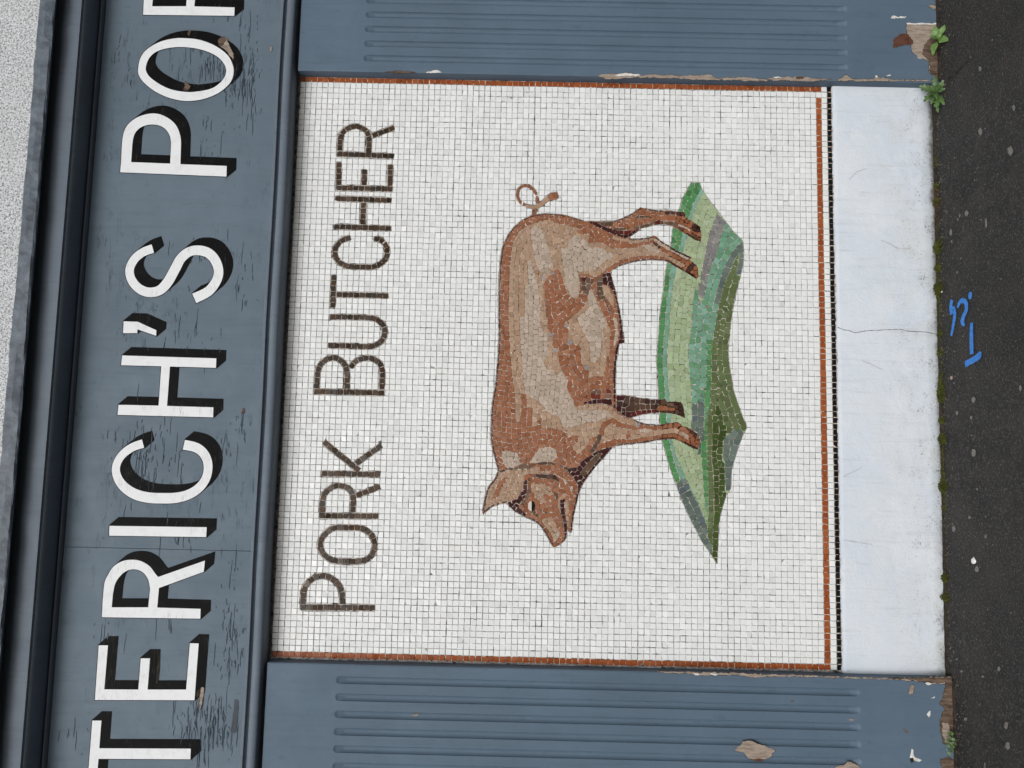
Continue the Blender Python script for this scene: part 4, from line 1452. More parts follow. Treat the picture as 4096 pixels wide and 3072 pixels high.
def C2(p, y=YP): return V(2048, 0, p, 2.16, y)
def C3(p, y=YP): return V(3072, 0, p, 2.16, y)
def D1(p, y=YP): return V(1024, 2304, p, 2.16, y)
def D2(p, y=YP): return V(2048, 2304, p, 2.16, y)
def D3(p, y=YP): return V(3072, 2304, p, 2.16, y)


y1, y2, y3 = YP - 0.0004, YP - 0.0008, YP - 0.0012
chip(pilR, C2([(730, 660), (800, 635), (900, 640), (1000, 628), (1130, 650), (1200, 645), (1380, 650), (1440, 655), (1560, 650), (1710, 645), (1770, 675), (1980, 665), (2130, 680), (2212, 690),
               (2212, 700), (1900, 693), (1600, 688), (1450, 678), (1150, 670), (1000, 674), (900, 680), (830, 683)]), M_wood, y1)
chip(pilR, C2([(880, 650), (960, 632), (1090, 640), (1120, 652), (1000, 655), (900, 660)]), M_primer, y2, amp=0.001)
chip(pilR, C3([(0, 678), (100, 668), (240, 665), (310, 665), (420, 680), (560, 682), (400, 702), (0, 692)]), M_wood, y1)
chip(pilR, C3([(240, 665), (310, 665), (305, 683), (240, 683)]), M_rust, y2, amp=0.0005)
chip(pilR, C3([(590, 692), (640, 670), (680, 643), (720, 682), (880, 685), (940, 668), (1100, 688), (1430, 692), (1420, 700), (900, 700), (600, 698)]), M_wood, y1)
chip(pilR, C3([(40, 668), (90, 660), (120, 672), (60, 676)]), M_primer, y3, amp=0.0008)
chip(pilR, C3([(920, 660), (935, 648), (950, 664), (930, 672)]), M_primer, y3, amp=0.0005)
chip(pilR, C3([(1195, 198), (1260, 204), (1330, 200), (1400, 206), (1480, 198), (1482, 212), (1330, 214), (1200, 212)]), M_primer, y3 - 0.0002, amp=0.0009)
chip(pilR, C3([(1285, 492), (1310, 500), (1340, 502), (1300, 508)]), M_primer, y1, amp=0.0008)
chip(pilR, C3([(1193, 206), (1480, 208), (1488, 400), (1500, 640), (1470, 690), (1395, 630), (1388, 525), (1290, 490), (1243, 445), (1233, 385), (1197, 285)]), M_wood, y2)
chip(pilR, C3([(1400, 330), (1480, 300), (1490, 420), (1498, 650), (1470, 690), (1400, 620), (1395, 520), (1330, 470), (1350, 390)]), M_wood2, y3)
chip(pilR, C3([(1080, 420), (1080, 350), (1130, 300), (1195, 290), (1250, 350), (1250, 385), (1150, 395)]), M_rust, y3 - 0.0003)
chip(pilR, C3([(1060, 162), (1072, 136), (1130, 146), (1200, 140), (1180, 160), (1120, 156)]), M_primer, y1)
chip(pilR, C3([(1020, 655), (1050, 645), (1070, 650), (1040, 660)]), M_primer, y1, amp=0.0005)
chip(pilR, C3([(1385, 55), (1420, 40), (1470, 70), (1420, 75)]), M_wood, y1)
chip(pilR, C3([(1425, -60), (1490, -60), (1492, 190), (1475, 120), (1460, 60), (1440, 0)]), M_wood2, y1)
chip(pilR, B0([(1450, 625), (1500, 618), (1560, 604), (1615, 628), (1540, 633)]) if False else V(1024, 0, [(1450, 626), (1500, 618), (1560, 604), (1612, 626), (1540, 632)], 2.16, YP), M_primer, y1, amp=0.0008)
chip(pilR, V(1024, 0, [(1105, 625), (1200, 615), (1330, 618), (1380, 630), (1240, 634)], 2.16, YP), M_wood2, y1, amp=0.001)

chip(pilL, J(D2([(1915, 1510), (1960, 1470), (2000, 1425), (2080, 1425), (2130, 1450), (2212, 1480)]), D3([(40, 1490), (60, 1515), (30, 1530), (35, 1560), (0, 1580)]), D2([(2100, 1590), (2040, 1570), (1990, 1520)])), M_wood, y1)
chip(pilL, D2([(2060, 1585), (2130, 1578), (2190, 1585), (2130, 1605)]), M_rust, y2, amp=0.0006)
chip(pilL, D3([(540, 1659), (670, 1622), (680, 1605), (730, 1610), (800, 1650), (830, 1690), (700, 1740), (560, 1720)]), M_wood, y1)
chip(pilL, J(D2([(1240, 818), (1500, 828), (1900, 838), (2212, 850)]), D3([(300, 856), (700, 872), (1000, 882), (1500, 872), (1588, 872), (1592, 925), (1500, 932), (1380, 930), (1280, 902), (1240, 907), (1150, 896), (1000, 893), (700, 882), (220, 868)]),
             D2([(2212, 868), (2100, 880), (1980, 856), (1780, 856), (1600, 858), (1540, 842), (1330, 836), (1290, 838)])), M_wood, y1)
chip(pilL, D2([(1560, 842), (1600, 838), (1620, 850), (1590, 860)]), M_primer, y2, amp=0.0006)
chip(pilL, D2([(1710, 842), (1780, 845), (1760, 858), (1720, 852)]), M_primer, y2, amp=0.0006)
chip(pilL, D3([(1020, 880), (1200, 882), (1500, 875), (1580, 885), (1500, 925), (1380, 925), (1280, 898), (1150, 890)]), M_wood2, y2)
chip(pilL, D3([(1355, 925), (1390, 920), (1420, 930), (1380, 945)]), M_primer, y3, amp=0.0008)
chip(pilL, D3([(1520, 875), (1592, 875), (1602, 1350), (1566, 1470), (1510, 1440), (1490, 1330), (1480, 1270), (1500, 1190), (1525, 1140), (1478, 1100), (1510, 1060), (1510, 1020), (1535, 960)]), M_wood2, y2 - 0.0001)
chip(pilL, D3([(1500, 1270), (1560, 1275), (1570, 1350), (1540, 1430), (1505, 1380)]), M_wood, y3)
chip(pilL, D3([(1220, 1028), (1215, 990), (1235, 945), (1265, 945), (1255, 1010)]), M_wood, y1, amp=0.0007)
chip(pilL, D3([(1165, 1310), (1200, 1335), (1215, 1360), (1180, 1348)]), M_wood2, y1, amp=0.0005)
chip(pilL, D3([(1370, 1195), (1400, 1160), (1405, 1200), (1390, 1225)]), M_primer, y1, amp=0.0005)
chip(pilL, D3([(1225, 1570), (1240, 1490), (1255, 1500), (1258, 1560), (1330, 1590), (1300, 1605), (1260, 1590)]), M_primer, y1, amp=0.0006)
chip(pilL, D3([(1222, 1575), (1255, 1568), (1262, 1605), (1235, 1615)]), M_darkgap, y2, amp=0.0006)
chip(pilL, D3([(1400, 1060), (1445, 1038), (1440, 1055)]), M_primer, y1, amp=0.0005)
chip(pilL, D3([(1490, 1590), (1560, 1560), (1605, 1590), (1605, 1740), (1530, 1740), (1490, 1610)]), M_wood2, y1)
chip(pilL, V(1024, 2304, [(1345, 1210), (1370, 1195), (1420, 1185), (1390, 1212)], 2.16, YP), M_wood, YP + 0.0005, amp=0.0006)
chip(pilL, D3([(190, 1080), (215, 1072), (235, 1082), (210, 1088)]), M_wood2, y1, amp=0.0004)
chip(pilL, D3([(690, 1243), (715, 1234), (748, 1244), (720, 1252)]), M_wood, y1, amp=0.0004)
for root, fn in ((pilL, D2), (pilR, C2), (pilL, D3), (pilR, C3)):
    for _ in range(7):                      # specks of lost paint
        c = (random.uniform(60, 2100 if fn in (D2, C2) else 1300), random.uniform(980, 1600) if root is pilL else random.uniform(30, 600))
        r = random.uniform(3, 8)
        chip(root, fn([(c[0] + r * math.cos(t) * random.uniform(.6, 1.6), c[1] + r * math.sin(t) * random.uniform(.5, 1)) for t in np.linspace(0, 6.283, 7, endpoint=False)]), M_primer, y1, amp=0.0001, step=0.02)

# ------------------------------------------------------------------ fascia, moulding, cornice
def extrude(name, prof, x0, x1, mat, parent, nseg=1, wob=None):
    xs = np.linspace(x0, x1, nseg + 1)
    vs = []
    for i, x in enumerate(xs):
        for k, (y, z) in enumerate(prof):
            dy, dz = wob(i, k) if wob else (0, 0)
            vs.append((x, y + dy, z + dz))
    m = len(prof)
    fs = [(i * m + k, (i + 1) * m + k, (i + 1) * m + k + 1, i * m + k + 1) for i in range(nseg) for k in range(m - 1)]
    fs += [tuple(range(m)), tuple(reversed(range(nseg * m, nseg * m + m)))]
    return adopt(mesh_obj(name, vs, fs, mat), parent)


def zat(px, py, y):
    return float(wallpt(px, py, y)[1])


zf_bot = zat(1045, 1536, YF)
zf_top = zat(306, 1536, YF)
fascia = empty('fascia_board', (W / 2, YF, zf_bot))
tag(fascia, 'blue timber fascia with cracked paint and white letters shaded in black', 'fascia')
xj = wallpt(430, 1536 + 1415 / 2.16, YF)[0]
for k, (xa, xb) in enumerate(((XL, xj - 0.0008), (xj + 0.0008, XR))):
    v, f = box(xa, xb, YF, 0.0, zf_bot, zf_top + 0.02)
    adopt(mesh_obj('board', v, f, M_fascia), fascia)

# lower moulding
zb = zf_bot
torus = [(-0.056 - 0.013 * math.cos(a) ** 0.8, zb - 0.034 + 0.016 * math.sin(a)) for a in np.linspace(1.45, -1.45, 13)]
prof = [(-0.02, zb + 0.0005), (-0.068, zb), (-0.071, zb - 0.002), (-0.071, zb - 0.009), (-0.068, zb - 0.011), (-0.063, zb - 0.013)]
prof += torus + [(-0.05, zb - 0.0525), (0.0, zb - 0.0525)]
mould = empty('architrave_moulding', (W / 2, YF, zb - 0.05))
tag(mould, 'blue painted moulding strip running between the fascia and the mosaic', 'moulding')
extrude('moulding_strip', prof, XL, XR, M_mould, mould, 40, lambda i, k: (0.0006 * math.sin(i * 1.7), 0.0012 * math.sin(i * 0.9 + 1)))
print('moulding bottom', zb - 0.0525, 'mosaic top', ZT, 'fascia', zf_bot, zf_top)

# upper mouldings and cornice
zt = zf_top
cor = empty('cornice', (W / 2, YF, zt))
tag(cor, 'dark blue moulded timber cornice with dented lead edge above the sign letters', 'cornice')
z1 = zat(282, 1536, -0.078); z2 = zat(204, 1536, -0.150); z3 = zat(93, 1536, -0.190); z4 = zat(23, 1536, -0.195)
zs_ = z3 + 0.045
prof = [(0.0, zt), (YF - 0.006, zt), (-0.075, zt + 0.003), (-0.078, z1 - 0.003), (-0.074, z1), (-0.066, z1 + 0.002)]
prof += [(-0.066 - 0.076 * math.sin(a), z1 + 0.002 + (z2 - z1 - 0.004) * (1 - math.cos(a))) for a in np.linspace(0.15, 1.57, 8)]
prof += [(-0.150, z2), (-0.150, zs_), (0.0, zs_ + 0.002)]
extrude('moulding_strip', prof, XL, XR, M_mould, cor, 6)
soff = [(-0.10, zs_ + 0.0005), (-0.178, zs_ - 0.002), (-0.178, z4 - 0.01), (0.0, z4 + 0.07)]
extrude('cornice_board', [(0.0, zs_ + 0.003), (-0.178, zs_ + 0.001), (-0.178, z4 - 0.012), (0.0, z4 + 0.045)], XL, XR, M_mould, cor, 4)
lw = rng.normal(0, 1, (181, 8))
lw = (lw + np.roll(lw, 1, 0) + np.roll(lw, -1, 0)) / 2.2
lead_prof = [(-0.182, z3 + 0.001), (-0.191, z3), (-0.195, z3 + 0.004), (-0.197, (z3 + z4) / 2), (-0.195, z4 - 0.006), (-0.189, z4), (-0.12, z4 + 0.030), (-0.001, z4 + 0.062)]
extrude('lead_flashing', lead_prof + [(-0.180, z4 - 0.008)], XL, XR, M_lead, cor, 180, lambda i, k: ((0.0016 * lw[i, k % 8], 0.0016 * lw[i, (k + 3) % 8]) if 0 < k < 6 else (0, 0)))

# sign letters
def F0(p): return V(0, 0, p, 2.16, YF)
def F1(p): return V(0, 768, p, 2.16, YF)
def F2(p): return V(0, 1536, p, 2.16, YF)
def F3(p): return V(0, 2304, p, 2.16, YF)


R_out = J(F3([(882, 355)]), crom(J(F3([(890, 200), (905, 60)]), F2([(932, 1655), (980, 1580), (1055, 1532), (1140, 1518), (1220, 1530), (1295, 1575), (1345, 1640)]), F3([(1368, 8)])), 5),
          F2([(1772, 1525), (1762, 1622)]), F3([(1375, 103), (1360, 272), (1735, 283), (1732, 368)]))
R_hole = J(F3([(967, 270)]), crom(J(F3([(978, 150), (1000, 60)]), F2([(1050, 1648), (1110, 1608), (1180, 1602), (1240, 1630)]), F3([(1282, 30), (1298, 110)])), 5), F3([(1283, 270)]))
dR = F0([(1238, 130)])[0] - R_out[0]
T_b = F3([(800, 1248), (878, 1248), (860, 1487), (1650, 1490), (1646, 1582), (853, 1578), (832, 1820), (755, 1820)])
SIGN = [
    ('T', [T_b]),
    ('E', [F3([(822, 1070), (855, 598), (935, 598), (903, 978), (1197, 980), (1218, 710), (1298, 710), (1277, 980), (1610, 980), (1642, 580), (1718, 582), (1682, 1072)])]),
    ('R', [R_out, R_hole]),
    ('I', [F2([(948, 1225), (1787, 1237), (1783, 1322), (945, 1310)])]),
    ('C', [ribbon(crom(F2([(1238, 515), (1150, 545), (1070, 600), (1020, 668), (1003, 745), (1028, 830), (1090, 903), (1180, 956), (1290, 982), (1400, 987), (1520, 983), (1630, 955), (1720, 898), (1778, 820), (1799, 735), (1790, 655), (1752, 590), (1690, 547), (1590, 525)]), 5),
                  np.array([.029, .028, .027, .0265, .027, .029, .032, .034, .0345, .0345, .034, .032, .030, .029, .029, .030, .031, .032, .033]))]),
    ('H', [J(F1([(1058, 1413), (1870, 1438), (1867, 1520), (1470, 1508)]), F2([(1445, 190), (1845, 202), (1843, 288), (1018, 267), (1026, 180), (1372, 187)]), F1([(1395, 1506), (1048, 1497)]))]),
    ('apostrophe', [F1([(1070, 1118), (1192, 1122), (1353, 1195), (1350, 1243), (1190, 1187), (1188, 1220), (1065, 1220)])]),
    ('S', [ribbon(crom(F1([(1322, 490), (1240, 520), (1172, 572), (1130, 640), (1122, 705), (1150, 780), (1210, 840), (1290, 868), (1380, 850), (1450, 780), (1512, 670), (1565, 575), (1635, 518), (1718, 505), (1800, 528), (1860, 590), (1890, 680), (1870, 770), (1800, 860), (1680, 920)]), 5),
                  np.array([.031, .030, .030, .0295, .029, .030, .031, .033, .034, .035, .035, .034, .033, .034, .034, .033, .032, .033, .034, .036]))]),
    ('P', [J(F0([(1040, 1490), (1048, 1400)]), crom(F0([(1055, 1250), (1070, 1150), (1110, 1075), (1180, 1020), (1260, 990), (1330, 982), (1400, 995), (1480, 1040), (1535, 1105), (1562, 1190), (1565, 1260)]), 5), F0([(1560, 1420), (1960, 1435), (1958, 1527)])),
           J(F0([(1135, 1402)]), crom(F0([(1145, 1250), (1160, 1170), (1200, 1115), (1260, 1085), (1330, 1078), (1400, 1095), (1450, 1140), (1475, 1200), (1478, 1270)]), 5), F0([(1472, 1415)]))]),
    ('O', [crom(F0([(1195, 600), (1215, 505), (1270, 430), (1380, 365), (1500, 335), (1600, 332), (1720, 345), (1850, 392), (1960, 470), (2008, 550), (2020, 620), (2005, 690), (1960, 750), (1880, 810), (1760, 857), (1620, 875), (1480, 852), (1360, 802), (1260, 730), (1205, 660)]), 5, True),
           crom(F0([(1262, 580), (1290, 505), (1350, 450), (1450, 418), (1560, 408), (1680, 418), (1800, 450), (1890, 500), (1940, 560), (1955, 610), (1945, 660), (1900, 720), (1820, 770), (1700, 793), (1620, 797), (1500, 780), (1400, 740), (1310, 680), (1270, 630)]), 5, True)]),
    ('R', [R_out + dR, R_hole + dR]),
]
SH = np.array([0.0275, -0.0300])
for nm, loops in SIGN:
    loops = [ccw(loops[0])] + [ccw(q)[::-1] for q in loops[1:]]
    face = sheet('letter', loops, YF - 0.0016, M_white_letter)
    adopt(face, fascia)
    tag(face, 'white painted letter %s' % nm if nm != 'apostrophe' else 'white painted apostrophe')
    # block shade: a skewed thin prism of black paint behind the white face
    big = [offset(q, 0.0022) for q in loops]
    vs, fs = [], []
    for q in big:
        b0, m = len(vs), len(q)
        vs += [(x, YF - 0.0012, z) for x, z in q] + [(x + SH[0], YF - 0.0005, z + SH[1]) for x, z in q]
        for i in range(m):
            j = (i + 1) % m
            fs.append((b0 + i, b0 + j, b0 + m + j, b0 + m + i))
    for y, d in ((YF - 0.0012, np.zeros(2)), (YF - 0.0005, SH)):
        flat, vl = [], []
        for q in big:
            vl.append([Vector((a + d[0], b + d[1], 0)) for a, b in q]); flat += [(a + d[0], y, b + d[1]) for a, b in q]
        b0 = len(vs); vs += flat
        fs += [tuple(b0 + i for i in t) for t in tessellate_polygon(vl)]
    mesh_obj('block_shade', vs, fs, M_black_letter, face).matrix_parent_inverse = Matrix.Identity(4)

# flaking: thin splits along the grain, thick where the photograph shows them
ZONES = [(F0, 1500, 2100, 250, 900, 80), (F0, 1900, 2150, 500, 1000, 70), (F0, 2050, 2280, 0, 1200, 90), (F0, 960, 1060, 300, 640, 14), (F0, 1080, 1200, 420, 950, 14), (F0, 1500, 2100, 980, 1500, 40), (F0, 1700, 2200, 0, 250, 36),
         (F0, 850, 1050, 1000, 1560, 10), (F1, 1350, 2150, 300, 900, 46), (F1, 1950, 2260, 300, 1300, 40), (F1, 1150, 2000, 950, 1659, 50), (F2, 880, 1640, 60, 1150, 110), (F2, 1900, 2190, 60, 700, 44), (F2, 1350, 1800, 1000, 1500, 36),
         (F2, 1850, 2120, 1400, 1659, 16), (F3, 1480, 2080, 1000, 1659, 190), (F3, 1850, 2120, 0, 1000, 80), (F3, 740, 1100, 350, 750, 26), (F3, 1280, 1560, 380, 520, 10), (F3, 480, 800, 1100, 1659, 16)]
for dark in (True, False):
    random.seed(77)
    vs, fs = [], []
    for fn, a0, a1, b0_, b1_, num in ZONES:
        for _ in range(int(num * (0.8 if num > 60 else 0.45))):
            c = fn([(random.triangular(a0, a1), random.triangular(b0_, b1_))])[0]
            L = random.choice((0.008, 0.012, 0.018, 0.026, 0.040, 0.075)) * random.uniform(0.8, 1.25)
            if not dark:
                c = c - (0, 0.0016)  # pale sliver under each split: flake lip coloured as if lit
            n = 7
            wmax = random.choice((0.0004, 0.0005, 0.0006, 0.0008, 0.0013)) * (1 if dark else 0.8)
            top, bot = [], []
            z = 0.0
            for i in range(n):
                t = i / (n - 1)
                z += random.gauss(0, 0.0009) + (random.choice((-1, 1)) * 0.003 if random.random() < 0.04 else 0)
                w = wmax * math.sin(math.pi * min(max(t, .04), .96)) * random.uniform(.6, 1.2)
                top.append((c[0] + (t - .5) * L, c[1] + z + w)); bot.append((c[0] + (t - .5) * L, c[1] + z - w))
            yy = YF - (0.0002 if dark else 0.0004) - random.random() * 0.0002
            k = len(vs)
            vs += [(x, yy, zz) for x, zz in bot] + [(x, yy - (0 if dark else 0.0009), zz) for x, zz in top]
            fs += [(k + i, k + i + 1, k + n + i + 1, k + n + i) for i in range(n - 1)]
    o = adopt(mesh_obj('paint_splits' if dark else 'paint_flake_highlights', vs, fs, M_split if dark else M_lit_lip), fascia)
    o['kind'] = 'stuff'

# lost paint on the fascia
yl = YF - 0.0022
chip(fascia, F0([(1895, 400), (1900, 330), (1950, 320), (1985, 400), (2020, 470), (2015, 520), (1975, 460), (1920, 410)]), M_wood, yl, amp=0.001)
chip(fascia, F0([(1895, 395), (1885, 350), (1940, 325), (1955, 350), (1920, 400)]), M_wood2, yl - 0.0004, amp=0.001)
chip(fascia, F3([(1740, 960), (1768, 960), (1750, 1100), (1730, 1150), (1725, 1080)]), M_wood, yl, amp=0.0007)
chip(fascia, F3([(1700, 1000), (1730, 970), (1735, 1010), (1700, 1050)]), M_darkgap, yl - 0.0003, amp=0.0007)
chip(fascia, F0([(1590, 780), (1600, 710), (1620, 715), (1650, 750), (1625, 790)]), M_wood2, yl, amp=0.001)
chip(fascia, F0([(1620, 290), (1635, 265), (1655, 268), (1640, 320)]), M_wood2, yl, amp=0.001)
chip(fascia, F2([(2085, 260), (2095, 215), (2115, 210), (2112, 250)]), M_wood2, yl, amp=0.0006)
chip(fascia, F3([(1350, 920), (1370, 700), (1385, 640), (1380, 800), (1365, 930)]), M_darkgap, yl, amp=0.0005)
chip(fascia, F3([(1990, 1350), (2010, 1230), (2030, 1060), (2065, 1075), (2050, 1300), (2045, 1355)]), mat_simple('old blue-black paint', S(52, 60, 68), S(66, 74, 84), 30, 0.6), yl + 0.0014, amp=0.0007)
chip(fascia, V(1024, 0, [(120, 415), (135, 400), (145, 430), (125, 455)], 2.16, YF), M_wood, yl, amp=0.0006)

# dark joint where the mosaic tucks under the moulding
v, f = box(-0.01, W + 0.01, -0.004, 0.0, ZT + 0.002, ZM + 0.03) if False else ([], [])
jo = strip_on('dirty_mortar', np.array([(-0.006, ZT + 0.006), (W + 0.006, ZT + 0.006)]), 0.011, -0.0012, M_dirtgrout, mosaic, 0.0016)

# ------------------------------------------------------------------ on the pavement
def gsheet(name, loop, z, mat, parent=pavement):
    L = ccw(np.asarray(loop))
    tr = tessellate_polygon([[Vector((a, b, 0)) for a, b in L]])
    fs = []
    for t in tr:
        a, b, c = [L[i] for i in t]
        fs.append(tuple(t) if (b[0] - a[0]) * (c[1] - a[1]) - (b[1] - a[1]) * (c[0] - a[0]) > 0 else tuple(reversed(t)))
    return mesh_obj(name, [(x, y, z + gz(x)) for x, y in L], fs, mat, parent)


def Q(oy, pts): return G(3072, oy, pts)


marks = [ribbon(crom(Q(768, [(1597, 932), (1588, 985), (1592, 1060)]), 6), np.array([.016, .020, .018])),
         ribbon(crom(Q(768, [(1598, 1050), (1612, 1000), (1622, 1060), (1612, 1140), (1592, 1245)]), 6), np.array([.010, .014, .020, .018, .012])),
         ribbon(crom(Q(768, [(1645, 1000), (1665, 955), (1695, 938), (1722, 965), (1722, 1020), (1698, 1075), (1690, 1115), (1702, 1135), (1722, 1105)]), 6), np.array([.010, .016, .018, .020, .020, .020, .024, .022, .014])),
         ribbon(crom(Q(768, [(1757, 865), (1757, 895), (1757, 925)]), 4), np.array([.014, .024, .014])),
         ribbon(crom(Q(768, [(1770, 1130), (1768, 1230), (1770, 1330), (1772, 1400)]), 6), np.array([.016, .022, .022, .020])),
         ribbon(crom(Q(768, [(1842, 1380), (1835, 1415), (1770, 1460), (1715, 1490)]), 6), np.array([.012, .026, .022, .022]))]
for k, m in enumerate(marks):
    gsheet('spray_mark', m + rng.normal(0, 0.0005, m.shape) - 0.05 * (m - m[::-1]), 0.0030 + 0.0003 * k, M_blue)
tag(bpy.data.objects['spray_mark'], 'bright blue sprayed utility mark')

gums = [(768, 1725, 185, 16, 26), (768, 1664, 205, 9, 16), (768, 1648, 237, 7, 12), (768, 1892, 268, 10, 46), (768, 1588, 350, 13, 30), (768, 1596, 428, 8, 14), (768, 1642, 695, 7, 14), (768, 1674, 573, 7, 10),
        (0, 2132, 932, 13, 28), (0, 1842, 1135, 17, 30), (0, 2102, 1302, 23, 40), (0, 1840, 595, 13, 20), (0, 1758, 492, 9, 12),
        (1536, 1782, 137, 18, 26), (1536, 1642, 250, 12, 20), (1536, 1764, 293, 10, 18), (1536, 1785, 592, 20, 36), (1536, 1750, 1153, 10, 14), (1536, 1612, 1253, 15, 28), (1536, 1887, 1317, 11, 18), (1536, 1813, 1600, 19, 28), (1536, 2190, 35, 13, 26), (1536, 1815, 908, 8, 10),
        (2304, 2003, 803, 14, 22), (2304, 1680, 823, 12, 12), (2304, 2067, 1292, 16, 36), (2304, 2081, 1465, 21, 34), (2304, 1715, 1235, 16, 16), (2304, 1864, 870, 12, 10), (2304, 1640, 720, 8, 10), (2304, 1882, 1640, 6, 36)]
for k, (oy, a, b, ra, rb) in enumerate(gums):
    L = Q(oy, [(a + ra * math.cos(t) * random.uniform(.75, 1.15), b + rb * math.sin(t) * random.uniform(.75, 1.15)) for t in np.linspace(0, 6.283, 14, endpoint=False)])
    gsheet('gum_spot', L, 0.0030 + 0.0001 * (k % 3), M_gum)
cp = crom(Q(0, [(1565, 672), (1620, 645), (1660, 600), (1700, 560), (1735, 520), (1762, 488), (1800, 455)]), 4)
cp = resample(cp, 0.006) + rng.normal(0, 0.0012, resample(cp, 0.006).shape)
gsheet('crack', ribbon(cp, np.array([.008, .006, .007, .004, .005, .003, .002])), 0.0032, M_darkgap)


def blob(name, x, y, z, r, mat, parent, sq=0.6, n=8):
    vs, fs = [], []
    for j in range(1, 4):
        t = math.pi / 2 * j / 3.2
        for i in range(n):
            a = 2 * math.pi * i / n
            rr = r * math.sin(t) * random.uniform(0.8, 1.2)
            vs.append((x + rr * math.cos(a), y + rr * math.sin(a), z + r * sq * math.cos(t)))
    vs.append((x, y, z + r * sq))
    for i in range(n):
        fs.append((len(vs) - 1, i, (i + 1) % n))
        for j in range(2):
            fs.append((j * n + i, (j + 1) * n + i, (j + 1) * n + (i + 1) % n, j * n + (i + 1) % n))
    return vs, fs


stones = [(1536, 1780, 1528, 0.011, M_pebble, 'small bright white pebble lying on the pavement'), (768, 1586, 1607, 0.007, M_wood, 'small tan stone chip lying beside the moss at the wall foot'),
          (2304, 1598, 1160, 0.008, M_primer, 'white paint flake on the pavement beside the snout side pilaster'), (768, 1503, 862, 0.005, M_primer, 'tiny pale grit stone in the moss at the plinth foot')]
for oy, a, b, r, mt, lb in stones:
    x, y = Q(oy, [(a, b)])[0]
    vs, fs = blob('s', 0, 0, 0, r, mt, None)
    o = mesh_obj('pebble', vs, fs, mt, None, smooth=True)
    o.location = (x, y, gz(x))
    tag(o, lb, 'stone')

# dirt seam and moss along the foot of the wall
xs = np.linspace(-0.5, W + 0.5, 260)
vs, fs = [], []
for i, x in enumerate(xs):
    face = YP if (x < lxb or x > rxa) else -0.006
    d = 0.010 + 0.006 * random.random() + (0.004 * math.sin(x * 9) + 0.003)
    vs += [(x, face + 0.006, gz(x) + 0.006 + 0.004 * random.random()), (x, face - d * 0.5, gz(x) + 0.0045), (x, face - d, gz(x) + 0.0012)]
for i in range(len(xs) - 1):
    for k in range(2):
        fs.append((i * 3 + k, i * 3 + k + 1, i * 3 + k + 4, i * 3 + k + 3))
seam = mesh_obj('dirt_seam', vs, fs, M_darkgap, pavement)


def moss_at(x):   # where the photograph shows moss
    amt = 0
    for c, w_, k in ((wx(1900), .10, 1.0), (wx(1820), .16, .9), (wx(1600), .08, .8), (wx(1450), .10, .5), (wx(1150), .12, .9), (wx(1000), .10, .8), (wx(880), .08, .7), (wx(780), .06, .8), (wx(2380), .08, .8), (wx(2320), .06, .7), (wx(680), .06, .4), (wx(1350), .1, .35)):
        amt = max(amt, k * math.exp(-((x - c) / w_) ** 2))
    return amt


def wx(py): return float(groundpt(np.array(3770.0), np.array(float(py)))[0])


vs, fs = [], []
while len(vs) < 42000:
    x = random.uniform(0.02, W - 0.02)
    am = moss_at(x)
    am *= 0.25 + 0.9 * max(0.0, math.sin(x * 61 + 2 * math.sin(x * 23)))
    if random.random() > am:
        continue
    r = random.uniform(0.0015, 0.0038)
    y = -0.006 - abs(random.gauss(0, 0.010 * (0.5 + am)))
    z = gz(x) + max(0.001, random.gauss(0.007, 0.005) * am)
    b0 = len(vs)
    n = 5
    for i in range(n):
        a = 2 * math.pi * i / n + random.random()
        vs.append((x + r * math.cos(a), y + r * math.sin(a), z))
    vs.append((x, y, z + r * random.uniform(.7, 1.6)))
    fs += [(b0 + i, b0 + (i + 1) % n, b0 + n) for i in range(n)]
moss = mesh_obj('moss', vs, fs, M_moss)
tag(moss, 'dark green moss growing in the joint between plinth and pavement', 'moss', kind='stuff')

# straw tuft
vs, fs = [], []
sx, sy = Q(768, [(1470, 130)])[0]
for k in range(130):
    x = sx + random.gauss(0, 0.035)
    y = -0.010 - abs(random.gauss(0, 0.010))
    a = random.uniform(-0.9, 0.9)
    L = random.uniform(0.01, 0.028)
    dx, dy, dz = math.sin(a) * L, -random.uniform(0.1, 0.8) * L, random.uniform(0.1, 0.7) * L
    b0 = len(vs)
    g = gz(x) + .002
    vs += [(x - .0006, y, g), (x + .0006, y, g), (x + dx * .6 + .0005, y + dy * .5, dz * .8 + g), (x + dx, y + dy, dz + g)]
    fs += [(b0, b0 + 1, b0 + 2), (b0, b0 + 2, b0 + 3)]
tag(mesh_obj('dead_grass', vs, fs, M_straw), 'brown dead grass tuft in the joint at the foot of the plinth', 'dead grass', kind='stuff')


# grit and crumbs of soil swept against the wall
vs, fs = [], []
for k in range(900):
    x = random.uniform(-0.45, W + 0.45)
    y = (YP if (x < lxb or x > rxa) else -0.008) - abs(random.gauss(0, 0.022 if k % 3 else 0.16))
    r = random.uniform(0.0010, 0.0030)
    a, b = blob('g', x, y, gz(x) + 0.0005, r, None, None, 0.8, 5)
    b0 = len(vs)
    vs += a; fs += [tuple(b0 + i for i in q) for q in b]
o = mesh_obj('grit', vs, fs, mat_simple('grit', S(70, 64, 56), S(128, 120, 108), 140, 0.9), pavement)
o['kind'] = 'stuff'

